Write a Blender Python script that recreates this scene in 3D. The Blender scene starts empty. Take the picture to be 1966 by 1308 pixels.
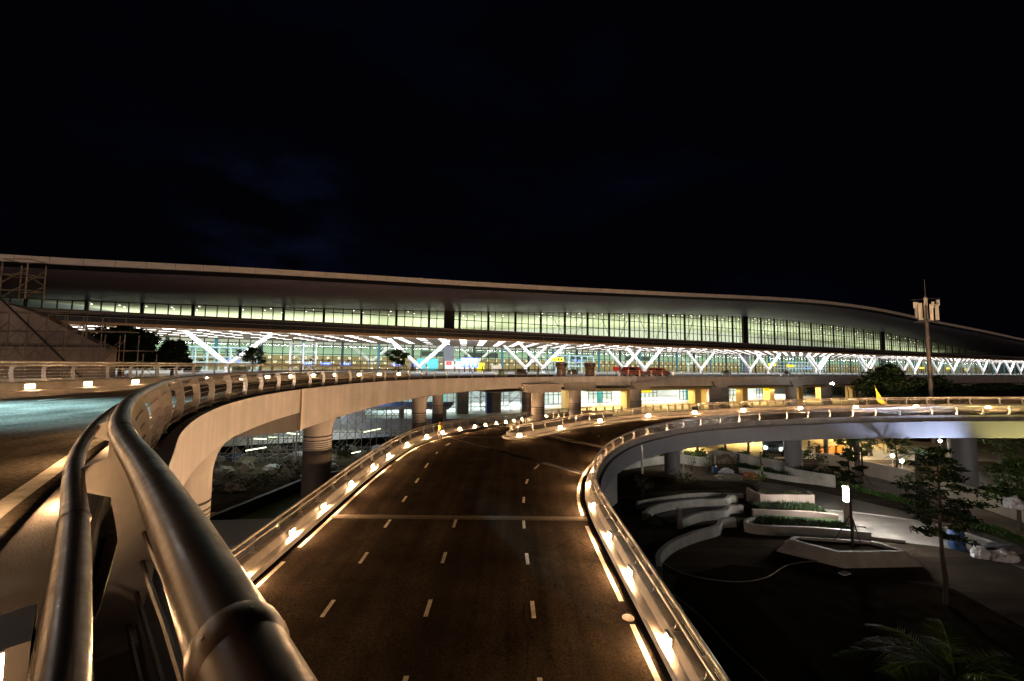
import bpy, bmesh, math, random
from mathutils import Vector, Matrix
random.seed(7)
PI = math.pi
col = bpy.context.scene.collection
scn = bpy.context.scene
ZERO = Vector((0, 0, 0))

# ---------------------------------------------------------------- materials
MATS = {}
def mat(name, base=(.5, .5, .5), rough=.6, metal=0., noise=None, emit=None, strength=0., bump=0., spec=.5, trans=None, streak=None):
    """noise=(scale, amount[, detail]) darkens/lightens the base; streak=(scale vector, amount)"""
    m = bpy.data.materials.new(name); m.use_nodes = True
    nt = m.node_tree; N = nt.nodes; L = nt.links
    b = N['Principled BSDF']; out = N['Material Output']
    b.inputs['Base Color'].default_value = (*base, 1)
    b.inputs['Roughness'].default_value = rough
    b.inputs['Metallic'].default_value = metal
    b.inputs['Specular IOR Level'].default_value = spec
    if emit:
        b.inputs['Emission Color'].default_value = (*emit, 1)
        b.inputs['Emission Strength'].default_value = strength
    if noise or bump or streak:
        tc = N.new('ShaderNodeTexCoord')
        src = tc.outputs['Object']
        val = None
        for spec_ in (noise, streak):
            if not spec_: continue
            nz = N.new('ShaderNodeTexNoise')
            mp = N.new('ShaderNodeMapping')
            sc = spec_[0] if isinstance(spec_[0], tuple) else (spec_[0],) * 3
            mp.inputs['Scale'].default_value = sc
            nz.inputs['Scale'].default_value = 1.0
            nz.inputs['Detail'].default_value = spec_[2] if len(spec_) > 2 else 6
            nz.inputs['Roughness'].default_value = .62
            L.new(src, mp.inputs['Vector']); L.new(mp.outputs[0], nz.inputs['Vector'])
            mr = N.new('ShaderNodeMapRange')
            mr.inputs['From Min'].default_value = .3; mr.inputs['From Max'].default_value = .7
            mr.inputs['To Min'].default_value = 1 - spec_[1]; mr.inputs['To Max'].default_value = 1 + spec_[1] * .6
            L.new(nz.outputs['Fac'], mr.inputs['Value'])
            if val is None: val = mr.outputs[0]
            else:
                mm = N.new('ShaderNodeMath'); mm.operation = 'MULTIPLY'
                L.new(val, mm.inputs[0]); L.new(mr.outputs[0], mm.inputs[1]); val = mm.outputs[0]
        if val is not None:
            mx = N.new('ShaderNodeVectorMath'); mx.operation = 'SCALE'
            mx.inputs[0].default_value = base
            L.new(val, mx.inputs['Scale']); L.new(mx.outputs[0], b.inputs['Base Color'])
            rr = N.new('ShaderNodeMath'); rr.operation = 'MULTIPLY'; rr.use_clamp = True
            rr.inputs[1].default_value = rough
            L.new(val, rr.inputs[0]); L.new(rr.outputs[0], b.inputs['Roughness'])
        if bump:
            nz2 = N.new('ShaderNodeTexNoise'); nz2.inputs['Scale'].default_value = 60 if bump < .5 else 12
            nz2.inputs['Detail'].default_value = 5
            L.new(src, nz2.inputs['Vector'])
            bp = N.new('ShaderNodeBump'); bp.inputs['Strength'].default_value = bump; bp.inputs['Distance'].default_value = .02
            L.new(nz2.outputs['Fac'], bp.inputs['Height']); L.new(bp.outputs[0], b.inputs['Normal'])
    if trans is not None:            # a window pane: mostly clear, a little reflection
        tr = N.new('ShaderNodeBsdfTransparent'); tr.inputs['Color'].default_value = (*trans, 1)
        gl = N.new('ShaderNodeBsdfGlossy'); gl.inputs['Roughness'].default_value = .03
        fr = N.new('ShaderNodeFresnel'); fr.inputs['IOR'].default_value = 1.35
        mx = N.new('ShaderNodeMixShader')
        L.new(fr.outputs[0], mx.inputs[0]); L.new(tr.outputs[0], mx.inputs[1]); L.new(gl.outputs[0], mx.inputs[2])
        L.new(mx.outputs[0], out.inputs['Surface'])
    MATS[name] = m
    return m

WARM = (1., .56, .26)
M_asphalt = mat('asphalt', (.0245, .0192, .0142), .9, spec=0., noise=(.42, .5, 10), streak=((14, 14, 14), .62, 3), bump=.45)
def wear(m):
    nt = m.node_tree; N = nt.nodes; L = nt.links; b = N['Principled BSDF']
    src = b.inputs['Base Color'].links[0].from_socket
    tc = N.new('ShaderNodeTexCoord'); mp = N.new('ShaderNodeMapping'); mp.inputs['Scale'].default_value = (1.15, .035, 1)
    nz = N.new('ShaderNodeTexNoise'); nz.inputs['Scale'].default_value = 1; nz.inputs['Detail'].default_value = 4
    vo = N.new('ShaderNodeTexVoronoi'); vo.feature = 'DISTANCE_TO_EDGE'; vo.inputs['Scale'].default_value = .16; vo.inputs['Randomness'].default_value = 1
    r1 = N.new('ShaderNodeMapRange'); r1.inputs[1].default_value = .35; r1.inputs[2].default_value = .68; r1.inputs[3].default_value = .62; r1.inputs[4].default_value = 1.2
    r2 = N.new('ShaderNodeMapRange'); r2.inputs[1].default_value = .0; r2.inputs[2].default_value = .004; r2.inputs[3].default_value = .45; r2.inputs[4].default_value = 1
    ds = N.new('ShaderNodeTexNoise'); ds.inputs['Scale'].default_value = .9; ds.inputs['Detail'].default_value = 5
    dm = N.new('ShaderNodeVectorMath'); dm.operation = 'MULTIPLY_ADD'; dm.inputs[1].default_value = (.9, .9, 0)
    L.new(tc.outputs['Object'], mp.inputs[0]); L.new(mp.outputs[0], nz.inputs['Vector']); L.new(tc.outputs['Object'], ds.inputs['Vector'])
    L.new(ds.outputs['Color'], dm.inputs[0]); L.new(tc.outputs['Object'], dm.inputs[2]); L.new(dm.outputs[0], vo.inputs['Vector'])
    L.new(nz.outputs['Fac'], r1.inputs[0]); L.new(vo.outputs['Distance'], r2.inputs[0])
    mu = N.new('ShaderNodeMath'); mu.operation = 'MULTIPLY'; L.new(r1.outputs[0], mu.inputs[0]); L.new(r2.outputs[0], mu.inputs[1])
    sc = N.new('ShaderNodeVectorMath'); sc.operation = 'SCALE'; L.new(src, sc.inputs[0]); L.new(mu.outputs[0], sc.inputs['Scale']); L.new(sc.outputs[0], b.inputs['Base Color'])
wear(M_asphalt)
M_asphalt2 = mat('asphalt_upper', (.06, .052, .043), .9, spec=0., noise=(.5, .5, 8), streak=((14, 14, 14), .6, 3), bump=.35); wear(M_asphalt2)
M_paint = mat('road_paint', (.30, .28, .25), .9, spec=0., noise=(3.5, .45, 9))
M_kerb = mat('kerb_concrete', (.21, .195, .18), .8, noise=(2.2, .34, 10), streak=((.5, .5, .5), .3, 6), bump=.3)
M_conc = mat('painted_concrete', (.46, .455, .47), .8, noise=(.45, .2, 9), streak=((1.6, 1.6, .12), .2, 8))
M_concd = mat('raw_concrete', (.27, .255, .24), .85, noise=(.7, .3), streak=((2, 2, .3), .2))
M_band = mat('groove_dark', (.07, .065, .06), .9, spec=0.)
M_steel = mat('brushed_steel', (.50, .47, .44), .38, .75, noise=(6, .25))
M_pipe = mat('handrail_steel', (.046, .024, .012), .42, .0, spec=.28, noise=((26, 26, 26), .3, 10), streak=((5, 5, 5), .22, 8))
M_fin = mat('fin_plate_steel', (.52, .50, .48), .34, .7, noise=(5, .2))
M_dark = mat('dark_metal', (.03, .03, .032), .5, .3)
M_expan = mat('expansion_joint', (.055, .047, .038), .9, spec=0., noise=(5, .4))
M_led = mat('kerb_lamp_glow', (1, 1, 1), .5, emit=WARM, strength=3000)
M_lamp_body = mat('lamp_housing', (.5, .48, .45), .4, .5)
M_white = mat('white_paint', (.8, .8, .8), .45)
M_vcol = mat('white_column_paint', (.82, .82, .82), .45)
M_fascia = mat('roof_edge_panel', (.62, .55, .5), .55, .1, streak=((.25, .25, 3), .1))
M_soffit = mat('soffit_panel', (.40, .36, .50), .5, .2, noise=(.06, .2), streak=((.02, 2.2, .3), .1))
M_roof = mat('roof_sheet', (.2, .2, .2), .5, .4)
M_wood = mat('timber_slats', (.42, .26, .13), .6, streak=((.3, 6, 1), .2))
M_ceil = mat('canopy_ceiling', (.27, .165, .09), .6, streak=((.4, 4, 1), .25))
M_ceillamp = mat('canopy_lamp_glow', (1, 1, 1), .5, emit=(1, .96, .94), strength=3.6)
M_mull = mat('mullion_dark', (.02, .026, .03), .5, .3)
M_mullblue = mat('mullion_teal', (.03, .16, .2), .5, .2)
M_glass = mat('window_glass', trans=(.90, .96, .92))
M_hallfloor = mat('polished_floor', (.5, .47, .42), .25, noise=(.3, .15))
M_hallceil = mat('hall_ceiling', (.52, .54, .38), .8, noise=(.1, .12))
M_mint = mat('hall_wall_mint', (.58, .80, .62), .8)
M_beige = mat('hall_wall_beige', (.40, .28, .12), .7, streak=((.4, .4, 6), .15))
M_darkwin = mat('dark_opening', (.06, .075, .06), .4)
M_ring = mat('ring_lamp', (1, .95, .8), .5, emit=(1, .92, .7), strength=.9)
M_spot = mat('spot_glow', (1, 1, 1), .5, emit=(1, .93, .75), strength=6)
M_blue = mat('screen_blue', (.05, .1, .6), .4, emit=(.12, .22, 1), strength=2.2)
M_bluew = mat('screen_blue_white', (.4, .5, .9), .4, emit=(.42, .62, 1), strength=2.2)
M_yellow = mat('sign_yellow', (.8, .62, .02), .5, emit=(1, .78, .02), strength=.8)
M_black = mat('sign_black', (.01, .01, .01), .5)
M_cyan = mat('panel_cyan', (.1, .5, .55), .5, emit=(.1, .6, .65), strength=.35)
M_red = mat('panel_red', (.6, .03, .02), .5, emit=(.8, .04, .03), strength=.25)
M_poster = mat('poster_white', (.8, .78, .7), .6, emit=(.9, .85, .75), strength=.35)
M_yelcol = mat('cream_column', (.72, .58, .33), .6)
M_arrfloor = mat('arrivals_floor', (.62, .6, .56), .35, noise=(.3, .2))
M_arrpave = mat('arrivals_pavement', (.42, .36, .26), .7, noise=(.4, .25))
M_teal = mat('teal_door', (.05, .35, .36), .4)
M_arrwall = mat('arrivals_wall', (.75, .8, .8), .7)
M_ground = mat('earth', (.075, .06, .045), .95, spec=0., noise=(.16, .6, 9), streak=((.05, .9, 1), .5, 8), bump=.6)
M_path = mat('path_concrete', (.3, .28, .255), .85, spec=.1, noise=(.35, .45, 9), streak=((.2, 1.4, 1), .3, 8), bump=.3)
M_soil = mat('dark_soil', (.026, .020, .013), .95, spec=0., noise=(1.2, .5))
M_lawn = mat('lawn_green', (.035, .075, .018), .95, noise=(1.6, .5))
M_grass = mat('grass_blade', (.02, .045, .009), .8, noise=(.9, .4))
M_gwall = mat('garden_wall_render', (.30, .29, .265), .8, noise=(.6, .3), streak=((1.5, 1.5, .3), .25))
M_leaf = mat('leaf_dark', (.016, .034, .011), .6, spec=.2, noise=(.7, .5))
M_leaf2 = mat('leaf_bright', (.035, .075, .014), .6, spec=.2, noise=(.7, .5))
M_leaf3 = mat('leaf_olive', (.055, .075, .02), .6, spec=.2, noise=(.7, .5))
M_palm = mat('palm_leaf', (.03, .062, .012), .6, spec=.15, noise=(1.1, .5))
M_bark = mat('bark', (.045, .034, .025), .9, noise=(4, .4))
M_bamboo = mat('stake_bamboo', (.3, .22, .12), .8)
M_lampw = mat('garden_lamp_glow', (1, 1, 1), .5, emit=(1, .94, .86), strength=430)
M_lampw2 = mat('small_lamp_glow', (1, 1, 1), .5, emit=(1, .95, .85), strength=420)
M_tube = mat('work_tube_glow', (1, 1, 1), .5, emit=(.9, 1, .6), strength=3)
M_skin = mat('skin', (.42, .26, .17), .6)
M_hair = mat('hair_black', (.015, .012, .01), .6)
M_hivis = mat('vest_yellow', (.75, .62, .05), .7)
M_trous = mat('trousers_dark', (.03, .03, .035), .8)
M_shirtw = mat('shirt_white', (.7, .7, .68), .8)
M_shirtg = mat('shirt_green', (.12, .22, .07), .8)
M_shirto = mat('shirt_orange', (.7, .16, .03), .8)
M_bamwall = mat('wall_pinkish', (.36, .29, .25), .85, noise=(.35, .3), streak=((1, 1, .25), .25))
M_scaf = mat('scaffold_tube', (.26, .2, .15), .5, .4)
M_scafw = mat('scaffold_white', (.7, .72, .74), .5)
M_scafs = mat('scaffold_site', (.2, .2, .19), .5, .3)
M_tarp = mat('tarp_white', (.55, .58, .62), .7, noise=(1, .3))
M_tarpb = mat('tarp_blue', (.02, .06, .16), .6)
M_rubble = mat('rubble', (.16, .14, .11), .95, noise=(2, .5))
M_carred = mat('car_red', (.30, .03, .02), .3, spec=.6)
M_carw = mat('car_white', (.6, .6, .6), .3)
M_carblue = mat('truck_blue', (.05, .09, .14), .4)
M_tyre = mat('tyre', (.02, .02, .02), .9)
M_autoglass = mat('auto_glass', (.02, .025, .03), .08, spec=.7)
M_head = mat('headlamp_glow', (1, 1, 1), .5, emit=(1, .85, .6), strength=120)
M_flag = mat('flag_yellow', (.75, .62, .04), .7)
M_ant = mat('antenna_panel', (.75, .72, .66), .5)
M_pole = mat('mast_steel', (.16, .14, .13), .55, .4)

# ---------------------------------------------------------------- mesh builder
def ordinal(n):
    a = 'first second third fourth fifth sixth seventh eighth ninth tenth eleventh twelfth thirteenth fourteenth fifteenth sixteenth seventeenth eighteenth nineteenth'.split()
    t = {20: 'twent', 30: 'thirt', 40: 'fort'}
    if n < 20: return a[n - 1]
    k = n // 10 * 10
    return t[k] + 'ieth' if n == k else t[k] + 'y-' + a[n - k - 1]
class MB:
    def __init__(s): s.v = []; s.f = []; s.m = []; s.mats = []
    def mi(s, m):
        if m is None: return 0
        if m not in s.mats: s.mats.append(m)
        return s.mats.index(m)
    def add(s, vs, fs, m=None):
        k = len(s.v); s.v += [tuple(p) for p in vs]
        i = s.mi(m)
        for f in fs: s.f.append(tuple(a + k for a in f)); s.m.append(i)
    def box(s, c, size, rz=0., m=None, ax=None):
        cx, cy, cz = c; hx, hy, hz = size[0] / 2, size[1] / 2, size[2] / 2
        if ax is None: ax = (Vector((math.cos(rz), math.sin(rz), 0)), Vector((-math.sin(rz), math.cos(rz), 0)), Vector((0, 0, 1)))
        vs = []
        for dz in (-hz, hz):
            for dx, dy in ((-hx, -hy), (hx, -hy), (hx, hy), (-hx, hy)):
                vs.append(Vector(c) + ax[0] * dx + ax[1] * dy + ax[2] * dz)
        s.add(vs, [(0, 3, 2, 1), (4, 5, 6, 7), (0, 1, 5, 4), (1, 2, 6, 5), (2, 3, 7, 6), (3, 0, 4, 7)], m)
        return s
    def bar(s, p, q, w, h=None, m=None, up=Vector((0, 0, 1))):
        p = Vector(p); q = Vector(q); d = q - p; l = d.length
        if l < 1e-6: return s
        z = d / l
        x = up.cross(z)
        if x.length < 1e-3: x = Vector((1, 0, 0)).cross(z)
        x.normalize(); y = z.cross(x)
        s.box((p + q) / 2, (w, h or w, l), ax=(x, y, z), m=m)
        return s
    def tube(s, pts, r, n=8, m=None, cap=True):
        pts = [Vector(p) for p in pts]
        rs = r if isinstance(r, (list, tuple)) else [r] * len(pts)
        vs = []; prev = None
        for i, p in enumerate(pts):
            t = (pts[min(i + 1, len(pts) - 1)] - pts[max(i - 1, 0)]).normalized()
            if prev is None:
                a = Vector((0, 0, 1)) if abs(t.z) < .9 else Vector((1, 0, 0))
                x = a.cross(t).normalized()
            else:
                x = (prev - t * prev.dot(t)).normalized()
            prev = x; y = t.cross(x)
            for k in range(n):
                a = 2 * PI * k / n
                vs.append(p + x * (math.cos(a) * rs[i]) + y * (math.sin(a) * rs[i]))
        fs = []
        for i in range(len(pts) - 1):
            for k in range(n):
                a = i * n + k; b = i * n + (k + 1) % n
                fs.append((a, b, b + n, a + n))
        if cap:
            fs.append(tuple(range(n - 1, -1, -1))); o = (len(pts) - 1) * n
            fs.append(tuple(range(o, o + n)))
        s.add(vs, fs, m); return s
    def lathe(s, c, prof, n=24, m=None, cap=True):
        vs = []; fs = []
        for r, z in prof:
            for k in range(n):
                a = 2 * PI * k / n
                vs.append((c[0] + r * math.cos(a), c[1] + r * math.sin(a), c[2] + z))
        for i in range(len(prof) - 1):
            for k in range(n):
                a = i * n + k; b = i * n + (k + 1) % n
                fs.append((a, b, b + n, a + n))
        if cap:
            fs.append(tuple(range(n - 1, -1, -1))); o = (len(prof) - 1) * n
            fs.append(tuple(range(o, o + n)))
        s.add(vs, fs, m); return s
    def prism(s, poly, z0, z1, m=None):
        n = len(poly)
        z0f = z0 if callable(z0) else (lambda x, y: z0)
        z1f = z1 if callable(z1) else (lambda x, y: z1)
        vs = [(p[0], p[1], z0f(*p[:2])) for p in poly] + [(p[0], p[1], z1f(*p[:2])) for p in poly]
        fs = [tuple(range(n - 1, -1, -1)), tuple(range(n, 2 * n))]
        fs += [(i, (i + 1) % n, n + (i + 1) % n, n + i) for i in range(n)]
        s.add(vs, fs, m); return s
    def sweep(s, pts, nrm, prof, closed=True, m=None, cap=True, zoff=None):
        """prof: list of (outward, up); nrm: outward horizontal normals"""
        k = len(prof(0)) if callable(prof) else len(prof); vs = []
        for i, p in enumerate(pts):
            for j, (o, h) in enumerate(prof if not callable(prof) else prof(i)):
                q = Vector(p) + nrm[i] * o; vs.append((q.x, q.y, q.z + h))
        fs = []
        rng = k if closed else k - 1
        for i in range(len(pts) - 1):
            for j in range(rng):
                a = i * k + j; b = i * k + (j + 1) % k
                fs.append((a, b, b + k, a + k))
        if closed and cap:
            fs.append(tuple(range(k - 1, -1, -1))); o = (len(pts) - 1) * k
            fs.append(tuple(range(o, o + k)))
        s.add(vs, fs, m); return s
    def quad(s, a, b, c, d, m=None): s.add([a, b, c, d], [(0, 1, 2, 3)], m); return s
    def build(s, name, m=None, parent=None, smooth=False, fix=True, recalc=True):
        me = bpy.data.meshes.new(name)
        off = wloc(parent) if parent is not None else ZERO
        me.from_pydata([(a - off.x, b - off.y, c - off.z) for a, b, c in s.v], [], s.f)
        if m is not None and not s.mats: s.mats = [m]
        for mm in s.mats: me.materials.append(mm)
        if len(s.mats) > 1: me.polygons.foreach_set('material_index', s.m)
        if recalc:
            bm = bmesh.new(); bm.from_mesh(me); bmesh.ops.recalc_face_normals(bm, faces=bm.faces); bm.to_mesh(me); bm.free()
        if smooth:
            me.shade_smooth(); me.set_sharp_from_angle(angle=math.radians(42))
        me.update()
        o = bpy.data.objects.new(name, me); col.objects.link(o)
        if parent is not None: o.parent = parent
        return o

def wloc(o):
    v = Vector(o.location)
    while o.parent: o = o.parent; v += o.location
    return v
def tag(o, label=None, cat=None, group=None, kind=None):
    if label: o['label'] = label
    if cat: o['category'] = cat
    if group: o['group'] = group
    if kind: o['kind'] = kind
    return o
def empty(name, loc, label=None, cat=None, group=None, rz=0):
    o = bpy.data.objects.new(name, None); col.objects.link(o)
    o.location = loc; o.rotation_euler = (0, 0, rz); o.empty_display_size = .2
    return tag(o, label, cat, group)
def copy_tree(o, parent=None):
    c = o.copy(); col.objects.link(c)
    if parent is not None: c.parent = parent
    for ch in list(o.children): copy_tree(ch, c)
    return c
def structure(o): o['kind'] = 'structure'; return o

# ---------------------------------------------------------------- paths
def spline(ctrl, step=1.0, fine=None):
    P = [Vector(p) for p in ctrl]
    P = [P[0] * 2 - P[1]] + P + [P[-1] * 2 - P[-2]]
    out = []
    for i in range(1, len(P) - 2):
        p0, p1, p2, p3 = P[i - 1:i + 3]
        # centripetal Catmull-Rom
        t0 = 0; t1 = t0 + (p1 - p0).length ** .5; t2 = t1 + (p2 - p1).length ** .5; t3 = t2 + (p3 - p2).length ** .5
        n = max(3, int((p2 - p1).length / .25))
        for k in range(n):
            t = t1 + (t2 - t1) * k / n
            A1 = p0 * ((t1 - t) / (t1 - t0)) + p1 * ((t - t0) / (t1 - t0))
            A2 = p1 * ((t2 - t) / (t2 - t1)) + p2 * ((t - t1) / (t2 - t1))
            A3 = p2 * ((t3 - t) / (t3 - t2)) + p3 * ((t - t2) / (t3 - t2))
            B1 = A1 * ((t2 - t) / (t2 - t0)) + A2 * ((t - t0) / (t2 - t0))
            B2 = A2 * ((t3 - t) / (t3 - t1)) + A3 * ((t - t1) / (t3 - t1))
            out.append(B1 * ((t2 - t) / (t2 - t1)) + B2 * ((t - t1) / (t2 - t1)))
    out.append(P[-2])
    return resample(out, step)
def resample(pts, step):
    acc = [0]
    for a, b in zip(pts, pts[1:]): acc.append(acc[-1] + (b - a).length)
    L = acc[-1]; n = max(1, round(L / step)); res = []; j = 0
    for k in range(n + 1):
        d = L * k / n
        while j < len(acc) - 2 and acc[j + 1] < d: j += 1
        t = (d - acc[j]) / max(1e-9, acc[j + 1] - acc[j])
        res.append(pts[j].lerp(pts[j + 1], min(1, t)))
    return res
def normals(pts, side):
    """horizontal normal; side=+1: to the right of travel, -1: to the left"""
    res = []
    for i in range(len(pts)):
        t = pts[min(i + 1, len(pts) - 1)] - pts[max(0, i - 1)]
        t.z = 0; t.normalize()
        res.append(Vector((t.y, -t.x, 0)) * side)
    return res
def tangents(pts):
    return [(pts[min(i + 1, len(pts) - 1)] - pts[max(0, i - 1)]).normalized() for i in range(len(pts))]
def offset(pts, o, side=1, dz=0):
    nr = normals(pts, side)
    return [p + n * o + Vector((0, 0, dz)) for p, n in zip(pts, nr)]
def ribbon(mb, A, B, m=None):
    """sheet between two polylines of equal length"""
    n = len(A)
    vs = [tuple(p) for p in A] + [tuple(p) for p in B]
    mb.add(vs, [(i, i + 1, n + i + 1, n + i) for i in range(n - 1)], m)
def match(A, n):
    A = [Vector(p) for p in A]
    acc = [0]
    for a, b in zip(A, A[1:]): acc.append(acc[-1] + (b - a).length)
    L = acc[-1]; res = []; j = 0
    for k in range(n):
        d = L * k / (n - 1)
        while j < len(acc) - 2 and acc[j + 1] < d: j += 1
        t = (d - acc[j]) / max(1e-9, acc[j + 1] - acc[j])
        res.append(A[j].lerp(A[j + 1], min(1, max(0, t))))
    return res
def interp(xs, ys, x):
    if x <= xs[0]: return ys[0]
    for a, b, c, d in zip(xs, xs[1:], ys, ys[1:]):
        if x <= b:
            t = (x - a) / (b - a); return c + (d - c) * t
    return ys[-1]
def smooth_interp(xs, ys, x):
    """monotone-ish cubic (finite difference tangents)"""
    if x <= xs[0]: return ys[0]
    if x >= xs[-1]: return ys[-1]
    n = len(xs)
    def tan(i):
        if i == 0: return (ys[1] - ys[0]) / (xs[1] - xs[0])
        if i == n - 1: return (ys[-1] - ys[-2]) / (xs[-1] - xs[-2])
        return (ys[i + 1] - ys[i - 1]) / (xs[i + 1] - xs[i - 1])
    for i in range(n - 1):
        if x <= xs[i + 1]:
            h = xs[i + 1] - xs[i]; t = (x - xs[i]) / h
            return ((2 * t ** 3 - 3 * t * t + 1) * ys[i] + (t ** 3 - 2 * t * t + t) * h * tan(i)
                    + (-2 * t ** 3 + 3 * t * t) * ys[i + 1] + (t ** 3 - t * t) * h * tan(i + 1))

# ================================================================ CAMERA
EYE = Vector((0, 0, 10.6)); FPX = 765.; W, H = 1966., 1308.
Uc = Vector((.010, 1, -50 / FPX)).normalized()
fz = Vector((0, 0, -1)); Fc = (fz - Uc * fz.dot(Uc)).normalized(); Rc = Fc.cross(Uc)
Mcw = Matrix((Rc, Fc, Uc))                       # camera space -> world (x right, y ahead, z up)
cam_d = bpy.data.cameras.new('camera'); cam = bpy.data.objects.new('camera', cam_d); col.objects.link(cam)
cam.matrix_world = Matrix.Translation(EYE) @ Mcw.to_4x4()
cam_d.sensor_width = 36; cam_d.lens = 36 * FPX / W; cam_d.clip_start = .03; cam_d.clip_end = 3000
scn.camera = cam

# ================================================================ ROADS: the edge lines in metres
DZ = 9.0
R_UP = [(6.2, -5.6, DZ), (3.4, -2.8, DZ), (1.25, -.62, DZ), (-.1, .76, DZ), (-1.04, 1.66, DZ), (-2.23, 2.76, DZ), (-4.0, 4.7, DZ), (-5.5, 6.6, DZ), (-7.3, 9.0, DZ), (-9.16, 12.1, DZ),
        (-10.9, 16, DZ), (-12.2, 21, DZ), (-12.75, 27, DZ), (-12.5, 33, DZ), (-11.4, 39.3, DZ), (-8.9, 44.8, DZ), (-5.3, 49.6, DZ),
        (-1.6, 53.6, DZ), (2.2, 57.4, DZ), (7, 61.3, DZ), (13, 65, DZ), (21.6, 69.2, DZ)]
up_edge = spline(R_UP, .5)                                     # outer face of the upper ramp, from behind the camera to the forecourt
deck_edge = spline([(21.6, 69.2, DZ), (39, 76.1, DZ), (59, 83.9, DZ), (82, 92.8, DZ), (157, 122, DZ), (230, 150.4, DZ), (330, 190, DZ), (430, 230, DZ)], 2.0)
up_road_r = offset(up_edge, .95, -1)
RAMP_W = 10.4
_i0 = min(range(len(up_edge)), key=lambda i: (up_edge[i] - Vector((-5.3, 49.6, DZ))).length)
up_left = [(-6, -12, DZ), (-11, -3.4, DZ), (-15.4, 3.2, DZ), (-18.7, 8.4, DZ), (-21.3, 14, DZ), (-22.7, 19.5, DZ), (-23.3, 26, DZ), (-23.2, 33, DZ),
           (-22.2, 40, DZ), (-20.3, 46, DZ), (-17.6, 51, DZ), (-14.2, 55.4, DZ)]
up_left = spline(up_left, .5)

SL = .0458
def zr(y): return 1.6 + SL * y
LLc = [(-9.85, 4), (-9.83, 10), (-9.8, 15.3), (-9.78, 18.4), (-9.75, 22.1), (-9.7, 27.1), (-9.35, 32.8), (-8.62, 37)]
LL = spline([(x, y, zr(y)) for x, y in LLc] + [(-7.1, 41.4, 3.3), (-3.95, 49, 2.9), (.1, 59.5, 2.15), (5.2, 71, 1.45), (12, 79.5, 1.15), (17, 83, 1.1)], .6)
RRc = [(4.55, 4), (4.5, 9), (4.42, 14), (4.32, 18.7), (4.32, 22.4)]
RR = spline([(x, y, zr(y)) for x, y in RRc] + [(4.6, 25.2, 2.76), (5.6, 28.8, 3.0), (7.6, 32.6, 3.4), (10.6, 35.5, 3.9), (15.2, 37.4, 4.5), (20, 37.7, 5.0), (26, 37.2, 5.5), (33, 36.0, 5.95), (41, 34.3, 6.35), (52, 31.3, 6.75), (70, 26, 7.1)], .6)
NOSE = Vector((-.55, 40.6, 3.42))
RL = spline([(.9, 39.8, 3.42), (2.6, 40.6, 3.55), (5.2, 42.6, 3.75), (9.5, 45.0, 4.15), (15, 46.4, 4.6), (21, 46.6, 5.05), (27.5, 46.0, 5.5), (35, 44.7, 5.95), (43.2, 42.6, 6.35), (54.5, 39.4, 6.75), (72.5, 34, 7.1)], .6)
LR = spline([(-.75, 41.6, 3.38), (-.1, 44, 3.2), (1.0, 49, 2.95), (1.95, 54, 2.6), (2.55, 58, 2.3), (4.6, 63, 1.9), (9.5, 70, 1.45), (15.5, 75, 1.2), (19, 77.5, 1.1)], .6)
nose_arc = spline([(.9, 39.8, 3.42), (.1, 39.75, 3.41), (-.55, 40.15, 3.41), (-.86, 40.8, 3.4), (-.75, 41.6, 3.38)], .2)
median = list(reversed(RL))[:-1] + nose_arc[:-1] + LR       # one kerb line round the nose

# ---- road sheets
def clean_match(A, B):
    n = max(len(A), len(B)); return match(A, n), match(B, n)
mb = MB()
a = [p for p in LL if p.y <= 41.3]; 
rr_main = [p for p in RR if p.x < 5.8]
n = 60
A = match([p for p in LL if p.y <= 42], n); B = match([p for p in RR if p.y <= 29 and p.x < 8], n)
ribbon(mb, A, B)
# the fan where the two branches part
fanL = [A[-1], Vector((-.86, 40.8, 3.4)), Vector((.1, 39.75, 3.41)), Vector((2.6, 40.6, 3.55))]
A2 = match([A[-1], Vector((-4, 41.4, 3.33)), Vector((-.86, 40.8, 3.4)), Vector((.1, 39.75, 3.41)), RL[4]], 30)
B2 = match([p for p in RR if p.y > 28.8 and p.x < 9.0], 30)
ribbon(mb, A2, B2)
A3 = match([p for i, p in enumerate(RL) if i >= 4], 70); B3 = match([p for p in RR if p.x >= 8.95], 70)
ribbon(mb, A3, B3)
A4 = match([p for p in LL if p.y >= 42], 60); B4 = match([Vector((-.86, 40.8, 3.4))] + LR[1:], 60)
ribbon(mb, A4, B4)
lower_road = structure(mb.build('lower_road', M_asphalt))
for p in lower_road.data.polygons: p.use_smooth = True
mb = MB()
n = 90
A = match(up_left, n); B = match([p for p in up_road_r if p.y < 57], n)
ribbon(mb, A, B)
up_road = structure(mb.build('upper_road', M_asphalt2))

def wz(x, y, h=.006):
    return Vector((x, y, zr(y) + h))
mb = MB()
# edge lines
def line_along(path, o, side, w, m, h=.007, sel=lambda p: True, gaps=()):
    idx = [i for i, p in enumerate(path) if sel(p)]
    nr = normals(path, side)
    acc = 0; run = []
    for k, i in enumerate(idx):
        if k: acc += (path[i] - path[idx[k - 1]]).length
        if any(a <= acc <= b for a, b in gaps):
            if len(run) > 1: ribbon(mb, [path[j] + nr[j] * o + Vector((0, 0, h)) for j in run], [path[j] + nr[j] * (o + w) + Vector((0, 0, h)) for j in run], m)
            run = []; continue
        run.append(i)
    if len(run) > 1: ribbon(mb, [path[j] + nr[j] * o + Vector((0, 0, h)) for j in run], [path[j] + nr[j] * (o + w) + Vector((0, 0, h)) for j in run], m)
line_along(LL, .28, 1, .17, M_paint, gaps=((13.3, 13.9), (27.0, 27.6)))
line_along(RR, .32, -1, .17, M_paint, gaps=((9.7, 10.3), (16.9, 17.5)))
line_along(RL, .28, 1, .18, M_paint)
line_along(list(reversed(nose_arc)), .22, -1, .2, M_paint)
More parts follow.
